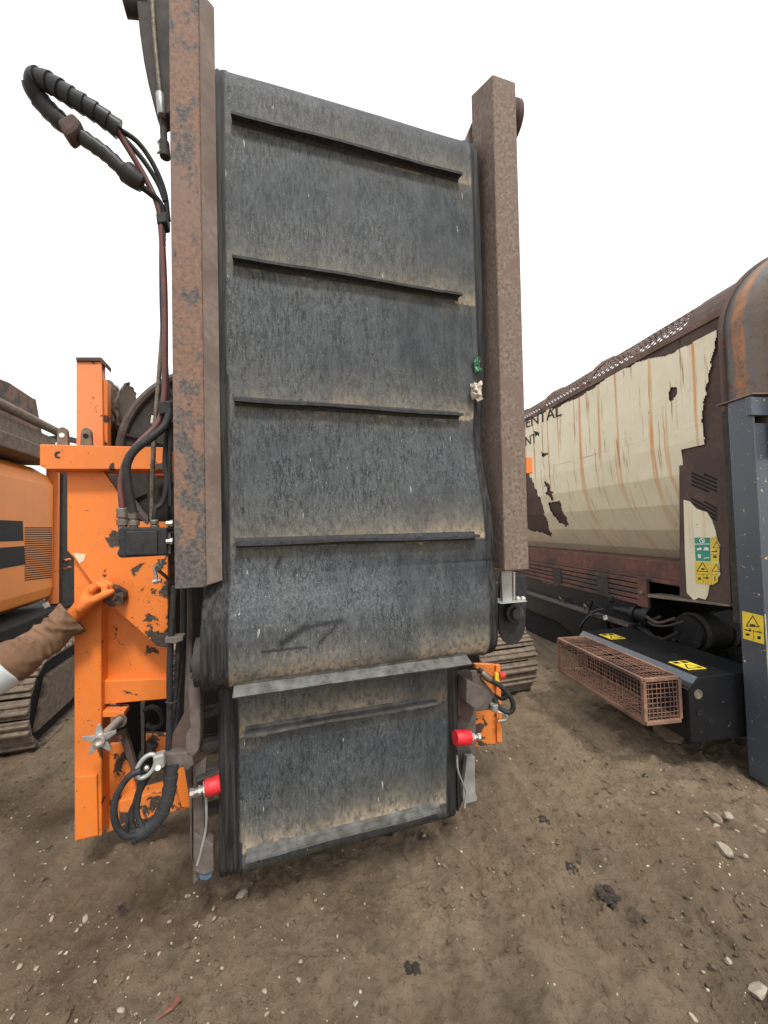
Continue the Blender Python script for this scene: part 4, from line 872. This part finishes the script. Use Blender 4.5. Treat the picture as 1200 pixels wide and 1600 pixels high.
# black belt housing with its wire cage
uH = R.v(1070, 1095, -.10)[0]; zH = ru(1076, 1070, uH)[2]; vH0 = -.13; vH1 = ru(900, 985, uH)[1]; ch = .05
q = [(uH, zH-.34), (uH, zH-.02), (uH+.07, zH+.035), (uH+.50, zH+.05), (uH+.55, zH+.02), (uH+.55, zH-.34)]
hs_ = MB().prism([(u, vH0, z) for u, z in q], (0, vH1-vH0, 0)).build('belt_housing', M['black'], rm, .004)
MB().prism([(uH-.0025, vH0+.002, zH-.032), (uH-.0025, vH1, zH-.032), (uH+.066, vH1, zH+.037), (uH+.066, vH0+.002, zH+.037)], (0, 0, .003)).build('housing_edge', M['blue'], hs_, .001)
for pv, pc in ((vH1-.22, 0), (vH0+.18, 1)):
    l_ = MB().box((uH+.105, pv-.078, zH+.042), (uH+.235, pv+.072, zH+.0445)).build('warning_label', M['yellow'], hs_)
    mbp = MB(); y0 = pv
    for aa, bb in (((uH+.12, y0-.06), (uH+.22, y0-.06)), ((uH+.12, y0-.06), (uH+.17, y0+.01)), ((uH+.22, y0-.06), (uH+.17, y0+.01))): mbp.bar((*aa, zH+.0455), (*bb, zH+.0455), .008, .001)
    mbp.bar((uH+.12, y0+.045, zH+.0455), (uH+.16, y0+.045, zH+.0455), .03, .001); mbp.bar((uH+.18, y0+.045, zH+.0455), (uH+.22, y0+.045, zH+.0455), .03, .001)
    mbp.build('label_print', M['ink'], l_)
MB().lathe((uH+.06, vH0-.001, zH-.06), (0, -1, 0), [(0, .028), (.004, .028), (.004, .02), (.001, .019)], 16).build('bolt_hole', M['fit'], hs_)
MB().lathe((uH+.06, vH0-.001, zH-.17), (0, -1, 0), [(0, .018), (.003, .018), (.003, .013), (.001, .012)], 16).build('bolt_hole', M['soot'], hs_)
u0c, u1c, v0c, v1c, zb0, zb1 = -.75, uH-.004, -.08, .815, .34, .595
cg = MB().box((u1c-.006, v0c, zb0), (u1c, v1c, zb1)).build('wire_cage', M['soot'], rm)
def bars(segs, wd=.022):
    for a, b in segs: MB().bar(a, b, wd, wd, (0, 0, 1) if abs(Vector(b).z-Vector(a).z) < .01 else (0, 1, 0)).build('cage_bar', M['cage'], cg, .003)
cr = [(u0c, v0c), (u0c, v1c), (u1c-.014, v1c), (u1c-.014, v0c)]
for z in (zb0, zb1): bars([((*cr[i], z), (*cr[(i+1) % 4], z)) for i in range(4)])
bars([((*c, zb0+.011), (*c, zb1-.011)) for c in cr])
def wires(o, e1, e2, cell=.026, r=.0015):
    mb = MB(); o, e1, e2 = Vector(o), Vector(e1), Vector(e2); nrm = e1.cross(e2).normalized()
    for e, f in ((e1, e2), (e2, e1)):
        n = int(e.length/cell)
        for k in range(1, n): j1, j2 = (e.normalized()*random.gauss(0, .0022) for _ in range(2)); p = o+e*(k/n); md = p+f*.5+j2+nrm*random.gauss(0, .003); mb.bar(p, md, r*2, r*2, nrm); mb.bar(md, p+f+j1, r*2, r*2, nrm)
    w_ = mb.build('wire_mesh', M['cage'], cg); w_['kind'] = 'stuff'
wires((u0c, v0c, zb0), (0, v1c-v0c, 0), (0, 0, zb1-zb0)); wires((u0c, v0c, zb1), (u1c-u0c, 0, 0), (0, v1c-v0c, 0)); wires((u0c, v0c, zb0), (u1c-u0c, 0, 0), (0, 0, zb1-zb0)); wires((u0c, v0c, zb0), (u1c-u0c, 0, 0), (0, v1c-v0c, 0)); wires((u0c, v1c, zb0), (u1c-u0c, 0, 0), (0, 0, zb1-zb0))

# ------------------------------------------------------------------ orange tracked machine (left)
_d = ray(45, 1187); Lm = Frame(CAMPOS+_d*(-CAMPOS.z/_d.z), 17.9)
lm = Lm.root('tracked_shredder', 'orange tracked machine with louvred engine hood and rusty hopper beside the screener', 'machine')
lu = Lm.u
def lp(name, mat, pts, u, depth, bevel=.003, parent=None): return MB().prism([lu(x, y, u) for x, y in pts], (-depth, 0, 0)).build(name, M[mat], parent or lm, bevel)
crawler(lm, -.52, 0, 0, 4.2, .66, zb=-.03, pitch=.14)
hb, ht_ = lu(83, 936, -.35), lu(83, 760, -.35); vfar = hb.y; zb_, zt_ = hb.z, ht_.z
q = [(-.50, zb_-.03), (-.37, zb_+.03), (-.35, zb_+.12), (-.35, zt_), (-.40, zt_+.10), (-.52, zt_+.18), (-1.6, zt_+.18), (-1.6, zb_-.03)]
hood = MB().prism([(u, -1.5, z) for u, z in q], (0, vfar+1.5, 0)).build('engine_hood', M['orange_hood'], lm, .015, seg=3)
for pts in ([(-60, 810), (36, 814), (37, 845), (-60, 848)], [(-60, 860), (38, 853), (40, 882), (-60, 900)]):
    lp('hood_window', 'glass', pts, -.347, .004, .001, hood)
for k in range(24):
    y0 = 824+k*3.55; y1 = 824+k*3.35
    lp('slot_shade', 'soot', [(39, y0), (81.5, y1), (81.5, y1+1.5), (39, y0+1.6)], -.3475, .003, 0, hood)  # shade of the hood's louvre slots, laid on as black strips
MB().box((-.42, vfar+.01, zb_-.05), (-.32, vfar+.05, zt_+.22)).build('hood_end_post', M['orange_faded'], lm, .004)
MB().box((-.40, vfar+.06, zb_-.1), (-.30, vfar+.62, zt_+.26)).build('frame_upright', M['dark'], lm, .004)
for z in (zb_+.28, zb_+.36): MB().tube([(-.29, vfar+.06, z), (-.27, vfar+.12, z+.01), (-.29, vfar+.2, z)], .012, 8).build('grab_bar', M['orange_worn'], lm, smooth=True)
zl = zt_+.21
led = [(-.30, zl), (-.28, zl+.11), (-.36, zl+.13), (-.36, zl+.27), (-1.2, zl+.27), (-1.2, zl)]
MB().prism([(u, -1.5, z) for u, z in led], (0, vfar+1.56, 0)).build('hopper_skirt', M['mud_steel'], lm, .008)
MB().tube([(-.33, -1.5, zl+.33), (-.33, 1.0, zl+.33), (-.33, vfar-.05, zl+.33)], .04, 12).build('hopper_rail', M['mud_steel'], lm, smooth=True)
hp = [lu(-80, 560, -.55), lu(15, 598, -.55), lu(53, 623, -.55), lu(68, 700, -.55), lu(-80, 700, -.55)]
MB().prism(hp, (-.03, 0, 0)).build('hopper_wall', M['hopper'], lm, .004)
MB().prism([lu(66, 690, -.55), lu(53, 623, -.55), lu(56, 624, -.57), lu(70, 700, -.57)], (-1.2, 0, 0)).build('hopper_end', M['rust_brown'], lm)
MB().box((-1.4, -1.2, .35), (-.25, vfar+.5, zb_-.06)).build('chassis', M['soot'], lm, .02)
MB().tube([(-.28, 1.0, zb_-.08), (-.24, 1.3, zb_-.14), (-.26, 1.7, zb_-.12), (-.28, 2.1, zb_-.16)], .03, 10).build('fuel_hose', M['rubber'], lm, smooth=True)
lp('service_tag', 'scrap', [(66, 944), (75, 940), (79, 947), (70, 951)], -.30, .003, 0)
for k in range(4):
    MB().tube([lu(60, 686+k*2, -.8), lu(85, 682+k*2.6, -.9), lu(105, 683+k*2.2, -.8), lu(128, 688+k*2, -.8)], .014, 6).build('cable', M['rubber'], lm, smooth=True)

# ------------------------------------------------------------------ person reaching to the frame
def organic(name, caps, voxel, smooth_it=6):
    mb = MB()
    for a, ra, b, rb2 in caps:
        a, b = Vector(a), Vector(b); L_ = (b-a).length
        if L_ < 1e-5: mb.ball(a, ra, 16); continue
        pr = [(-ra*math.cos(t), ra*math.sin(t)) for t in np.linspace(0, math.pi/2, 5)]+[(L_+rb2*math.sin(t), rb2*math.cos(t)) for t in np.linspace(0, math.pi/2, 5)]
        mb.lathe(a, b-a, pr, 16)
    me = mb.mesh(name); o = bpy.data.objects.new(name, me); C.objects.link(o)
    r = o.modifiers.new('r', 'REMESH'); r.mode = 'VOXEL'; r.voxel_size = voxel
    s = o.modifiers.new('s', 'SMOOTH'); s.iterations = smooth_it; s.factor = .5
    dg = bpy.context.evaluated_depsgraph_get(); m2 = bpy.data.meshes.new_from_object(o.evaluated_get(dg)); m2.name = name
    o.modifiers.clear(); o.data = m2; bpy.data.meshes.remove(me); m2.polygons.foreach_set('use_smooth', [True]*len(m2.polygons)); return o
knob = F.world(bc)                     # the rusted bolt
d_hand = knob.y
wr = W(118, 962, d_hand-.06); el = W(-38, 1068, d_hand-.26); shl = Vector((-2.02, 1.52, 1.42))
bx, by = -2.05, 1.33                   # body centre on the ground
pel = Vector((bx, by, .95)); chest = Vector((bx+.01, by, 1.30)); shr = Vector((bx-.02, by-.20, 1.42)); neck = Vector((bx+.02, by, 1.50)); head = Vector((bx+.05, by, 1.66))
caps = [(pel+Vector((0, -.07, 0)), .12, pel+Vector((0, .07, 0)), .12), (pel+Vector((0, -.05, .05)), .125, chest+Vector((0, -.07, 0)), .125), (pel+Vector((0, .05, .05)), .125, chest+Vector((0, .07, 0)), .125),
        (chest+Vector((0, -.09, .05)), .11, shr, .065), (chest+Vector((0, .09, .05)), .11, shl, .065), (chest+Vector((0, 0, .12)), .08, neck, .055), (neck, .055, head-Vector((0, 0, .05)), .058),
        (head+Vector((0, 0, .02)), .095, head+Vector((.015, 0, -.05)), .078), (head+Vector((.04, 0, -.085)), .045, head+Vector((.055, 0, -.09)), .04), (head+Vector((.095, 0, -.012)), .014, head+Vector((.112, 0, -.035)), .016),
        (head+Vector((-.005, .088, -.02)), .018, head+Vector((0, .092, -.045)), .013), (head+Vector((-.005, -.088, -.02)), .018, head+Vector((0, -.092, -.045)), .013),
        (head+Vector((.088, -.02, -.068)), .011, head+Vector((.088, .02, -.068)), .011)]
for sgn in (-1, 1):
    hip = pel+Vector((0, sgn*.09, -.04)); kn_ = Vector((bx+.05, by+sgn*.11, .50)); an = Vector((bx-.01, by+sgn*.12, .09))
    caps += [(hip, .10, kn_, .068), (kn_, .066, an, .05), (an+Vector((-.03, 0, -.03)), .05, an+Vector((.15, sgn*.02, -.045)), .042)]
el_r = shr+Vector((-.02, -.07, -.30)); wr_r = el_r+Vector((.10, .0, -.25))
caps += [(shl, .062, el, .052), (el, .05, wr, .034), (shr, .062, el_r, .05), (el_r, .048, wr_r, .034), (wr_r, .036, wr_r+Vector((.04, 0, -.09)), .032)]
for k in range(4): p = wr_r+Vector((.05+.012*(k-1.5), .028*(k-1.5), -.10)); caps.append((p, .011, p+Vector((.02, 0, -.07-.008*(k in (1, 2)))), .0085))
caps.append((wr_r+Vector((.03, .03, -.05)), .013, wr_r+Vector((.06, .055, -.09)), .01))
pe = organic('person', caps, .012, 5)
for mname in ('skin', 'shirt', 'trouser', 'dark', 'hair'): pe.data.materials.append(M[mname])
el_px = el.x
for f in pe.data.polygons:
    c_ = f.center; k = 0
    if c_.z < .11: k = 3
    elif c_.z < .98 and (Vector((c_.x, c_.y))-Vector((bx, by))).length < .33 and c_.z < .98 and not (c_.y < by-.19 and c_.z > .6): k = 2
    elif c_.z < 1.50 and not (c_.y < by-.15 and c_.z < .87): k = 1
    elif c_.z > 1.70 or (c_.z > 1.58 and c_.x < bx+.0): k = 4
    f.material_index = k
tag(pe, 'person in brown jacket and orange glove reaching for the rusted bolt on the frame', 'person')
for sgn in (-1, 1): MB().ball(head+Vector((.086, sgn*.033, .0)), .011, 12).build('eye', M['ink'], pe, smooth=True)
# jacket sleeve: loose, creased, turned out at the cuff
vnf = lambda x, y, k: float(vn(np.array(x+9.), np.array(y+9.), k))
rs = random.Random(4); sl = MB(); NS_, NR = 90, 48; rings = []
a0 = el+(wr-el)*.20; a1 = wr-(wr-el)*.02; dirn = (a1-a0).normalized(); upv = dirn.cross(Vector((0, 1, 0))).normalized(); sdv = dirn.cross(upv)
ph = [rs.uniform(0, 6.28) for _ in range(8)]
for i in range(NS_+1):
    t = i/NS_; p = a0+(a1-a0)*t+Vector((0, 0, -.012*math.sin(t*3)))
    base = .090-.026*t+(.014*max(0, (t-.82)/.18))
    for k in range(NR):
        a = 2*math.pi*k/NR
        ca_, sa_ = math.cos(a), math.sin(a); q1 = vnf(t*6+ca_*1.1, sa_*1.2+t*2.5+ca_*.6, 51); q2 = vnf(t*11-sa_*1.6, ca_*1.9-t*3, 52); cr_ = .020*(.3-2*abs(q1))*(1-.35*t)+.011*(.3-2*abs(q2))+.005*math.cos(2*a+t*5)
        rings.append(p+(upv*math.cos(a)+sdv*math.sin(a)*.9)*(base+cr_))
n0 = len(rings)
for i in range(6):      # inside of the cuff
    for k in range(NR): rings.append(a1-dirn*(.012*i)+(rings[NS_*NR+k]-(a0+(a1-a0)+Vector((0, 0, -.012*math.sin(3)))))*(.93-.03*i))
sl.add(rings, [(i*NR+k, i*NR+(k+1) % NR, (i+1)*NR+(k+1) % NR, (i+1)*NR+k) for i in range(NS_+6) for k in range(NR)])
sl.build('jacket_sleeve', M['sleeve'], pe, smooth=True)
vs_ = MB(); vs_.lathe(a0-dirn*.16, dirn, [(-.02, .065), (.05, .084), (.12, .094), (.185, .101), (.19, .097), (.19, .085)], 24); vs_.build('vest_sleeve', M['shirt'], pe, smooth=True)
# gloved left hand
hw = lambda x, y, dy=0.: W(x, y, d_hand-.045+dy)
palm = [(hw(112, 966, -.02), .036, hw(122, 955, -.015), .034), (hw(122, 955, -.015), .034, hw(138, 938, -.02), .040), (hw(138, 934, -.02), .034, hw(146, 925, -.01), .036), (hw(130, 940, .02), .03, hw(150, 922, .03), .034)]
fing = []
def chain(pts, r0, r1):
    n = len(pts)-1
    for i in range(n): fing.append((pts[i], r0+(r1-r0)*i/n, pts[i+1], r0+(r1-r0)*(i+1)/n))
chain([hw(128, 950, -.05), hw(146, 938, -.065), hw(160, 931, -.06), hw(174, 924.5, -.05)], .022, .0135)              # thumb
chain([hw(144, 922, -.035), hw(155, 913, -.04), hw(165, 916, -.045), hw(163, 923, -.05)], .018, .0125)                # index, curled
chain([hw(146, 920, -.005), hw(160, 909, -.005), hw(172, 914, -.01), hw(171, 923, -.015)], .018, .013)                # middle
chain([hw(146, 921, .025), hw(161, 911, .03), hw(174, 917, .025), hw(175, 926, .015)], .017, .0125)                   # ring
chain([hw(144, 925, .05), hw(157, 917, .055), hw(168, 923, .05), hw(170, 930, .04)], .015, .011)                      # little
gl = organic('glove', palm+fing, .0036, 3); gl.data.materials.append(M['glove']); gl.parent = pe

# ------------------------------------------------------------------ stones, chips and litter on the mud
def stone_mesh(seed, flat=.6):
    r_ = random.Random(seed); bm = bmesh.new(); bmesh.ops.create_icosphere(bm, subdivisions=2, radius=1)
    ax = [Vector([r_.gauss(0, 1) for _ in range(3)]).normalized() for _ in range(9)]; lim = [r_.uniform(.42, .8) for _ in ax]
    st = (1, r_.uniform(.6, .95), flat*r_.uniform(.7, 1.1))
    for v in bm.verts:
        for a, l in zip(ax, lim):
            d = v.co.dot(a)
            if d > l: v.co -= a*(d-l)
        v.co = Vector((v.co.x*st[0], v.co.y*st[1], v.co.z*st[2]))
    me = bpy.data.meshes.new('stone'); bm.to_mesh(me); bm.free(); return me
SM = [stone_mesh(k) for k in range(6)]
for k, me in enumerate(SM): me.materials.append(M['stone'] if k < 4 else M['stone2'])
def gpt(px, py):
    d = ray(px, py); P = CAMPOS+d*(-CAMPOS.z/d.z); z = float(gz(P.x, P.y)); P = CAMPOS+d*((z-CAMPOS.z)/d.z); return P
def stone(px, py, wpx, label, group=None, k=0, sink=.45):
    P = gpt(px, py); dist = (P-CAMPOS).length; r = wpx/FPX*P.y/2
    o = bpy.data.objects.new('stone', SM[k % 6]); C.objects.link(o); o.location = P+Vector((0, 0, r*.45*(1-sink))); o.scale = (r,)*3; o.rotation_euler = (random.uniform(-.3, .3), random.uniform(-.3, .3), random.uniform(0, 6.28))
    return tag(o, label, 'stone', group)
random.seed(21)
stone(378, 1402, 20, 'pale angular stone lying on the mud below the lower belt corner', k=0)
stone(1132, 1331, 30, 'large tan stone on the mud in front of the blue post', k=1)
stone(1137, 1278, 20, 'rounded grey stone beside the foot of the blue post', k=2)
stone(1118, 1280, 20, 'flat brown stone next to the rounded grey one', k=4)
stone(1187, 1299, 16, 'grey stone half sunk in mud by the post foot', k=5)
stone(1186, 1553, 36, 'wide pale stone at the edge of a dark mud patch', k=3, sink=.6)
stone(1040, 1152, 46, 'rust-brown boulder in the shadow under the black housing', k=5)
gsm = 'small pale stone scattered on the brown mud'
spots = [(133, 1438, 15), (110, 1474, 10), (30, 1512, 13), (57, 1515, 13), (188, 1582, 16), (20, 1590, 12), (265, 1442, 11), (307, 1446, 11), (335, 1437, 10), (334, 1420, 12), (312, 1511, 12), (347, 1514, 9), (413, 1551, 13), (417, 1586, 11), (470, 1504, 11),
         (493, 1408, 9), (503, 1422, 9), (450, 1446, 7), (527, 1486, 7), (556, 1570, 14), (466, 1533, 12), (81, 1437, 12), (291, 1402, 9), (296, 1401, 8), (527, 1464, 7), (575, 1530, 8), (95, 1490, 10), (120, 1455, 9), (150, 1280, 8), (102, 1358, 10),
         (681, 1304, 8), (663, 1307, 9), (773, 1300, 10), (1083, 1592, 16), (1137, 1503, 16), (1020, 1240, 9), (1120, 1292, 13), (1152, 1300, 10), (1165, 1340, 12), (1104, 1271, 10), (1060, 1270, 8), (1090, 1297, 8), (1150, 1480, 10), (1099, 1520, 9), (745, 1190, 6), (797, 1187, 7), (760, 1175, 6), (1048, 1200, 7), (930, 1110, 7), (1082, 1245, 9)]
for i, (x, y, s_2) in enumerate(spots): stone(x, y, s_2*.85, gsm, 'pale stones scattered on the mud', k=i % 4)
# gravel and flakes too small to pick apart
tri = MB(); ico = bmesh.new(); bmesh.ops.create_icosphere(ico, subdivisions=1, radius=1); iv = np.array([v.co[:] for v in ico.verts]); if_ = np.array([[v.index for v in f.verts] for f in ico.faces]); ico.free()
def scatter(name, label, n, rmin, rmax, mat, dens, seed, flat=.5):
    g_ = np.random.default_rng(seed); Vs = []; Fs = []; c = 0
    while c < n:
        y = .8+g_.random()**1.5*4.2; x = (g_.random()*2-1)*min(2.7, y*1.15)
        if g_.random() > dens(x, y): continue
        r = rmin+(rmax-rmin)*g_.random()**4; sc3 = r*np.array([1, g_.uniform(.5, 1), flat*g_.uniform(.6, 1.2)]); a = g_.random()*6.28; ca, sa = math.cos(a), math.sin(a)
        p = iv*(1+.25*g_.standard_normal((len(iv), 1)))*sc3; t = g_.normal(0, .35); p = np.stack([p[:, 0]*ca-p[:, 1]*sa, p[:, 0]*sa+p[:, 1]*ca, p[:, 2]+p[:, 0]*t], 1)
        Vs.append(p+np.array([x, y, float(gz(x, y))+r*.15])); Fs.append(if_+c*len(iv)); c += 1
    me = bpy.data.meshes.new(name); me.from_pydata(np.concatenate(Vs).tolist(), [], np.concatenate(Fs).tolist()); me.materials.append(M[mat])
    o = bpy.data.objects.new(name, me); C.objects.link(o); tag(o, label, 'gravel', kind='stuff')
pd = lambda x, y: float(np.clip(.35+1.6*vn(np.array(x*.9), np.array(y*.9), 41)+(.5 if x < -.1 and y < 2.2 else 0)+(.5 if x > 1.2 else 0), .03, 1))
scatter('pale_gravel', 'fine pale gravel chips trodden into the mud', 3300, .0015, .007, 'shell', pd, 5, .45)
scatter('mud_crumbs', 'loose brown crumbs of soil on the mud', 15000, .0025, .016, 'mud', lambda x, y: float(np.clip(.5+1.4*vn(np.array(x*1.7), np.array(y*1.7), 42), .05, 1)), 6, .6)
def clod(px, py, wpx, label, seed):
    r_ = random.Random(seed); P = gpt(px, py); r = wpx/FPX*P.y/2; mb = MB()
    for k in range(60):
        a = r_.uniform(0, 6.28); d = r*abs(r_.gauss(0, .38)); q_ = P+Vector((d*math.cos(a), d*.8*math.sin(a), .003)); s = r*r_.uniform(.06, .3)
        o_ = MB(); o_.ball(q_, s, 7); mb.add([Vector((v[0]+r_.uniform(-.2, .2)*s, v[1]+r_.uniform(-.2, .2)*s, P.z+float(gz(q_.x, q_.y))-float(gz(P.x, P.y))+(v[2]-P.z)*.3-.002+r_.uniform(-.1, .1)*s)) for v in o_.v], o_.f)
    tag(mb.build('oily_clod', M['clod']), label, 'clod')
clod(1008, 1213, 30, 'dark flat clod on the mud in front of the wire cage', 1)
clod(848, 1277, 26, 'black oily clod beside pale flakes right of the conveyor foot', 2)
clod(948, 1404, 44, 'largest black oily clump in the middle of the tracked mud', 3)
clod(892, 1355, 30, 'loose brownish black clump between two other oily clumps', 4)
clod(1192, 1525, 26, 'dark clod beside the wide pale stone', 5)
clod(645, 1515, 34, 'black crumbly clump with pale flakes on tread-marked mud', 6)
clod(450, 1467, 20, 'small black clump among the pale gravel below the belt', 7)
P = gpt(268, 1580); mb = MB(); pts = [(-.034, -.03), (-.014, .012), (.004, .034), (.026, .012), (.008, -.012)]
mb.add([P+Vector((a, b, .012+.012*math.sin(a*90))) for a, b in pts]+[P+Vector((0, 0, .016))], [(i, (i+1) % 5, 5) for i in range(5)])
o = mb.build('dry_leaf', M['leaf']); m = o.modifiers.new('solid', 'SOLIDIFY'); m.thickness = .0015; tag(o, 'curled reddish brown leaf on the stony mud', 'leaf')
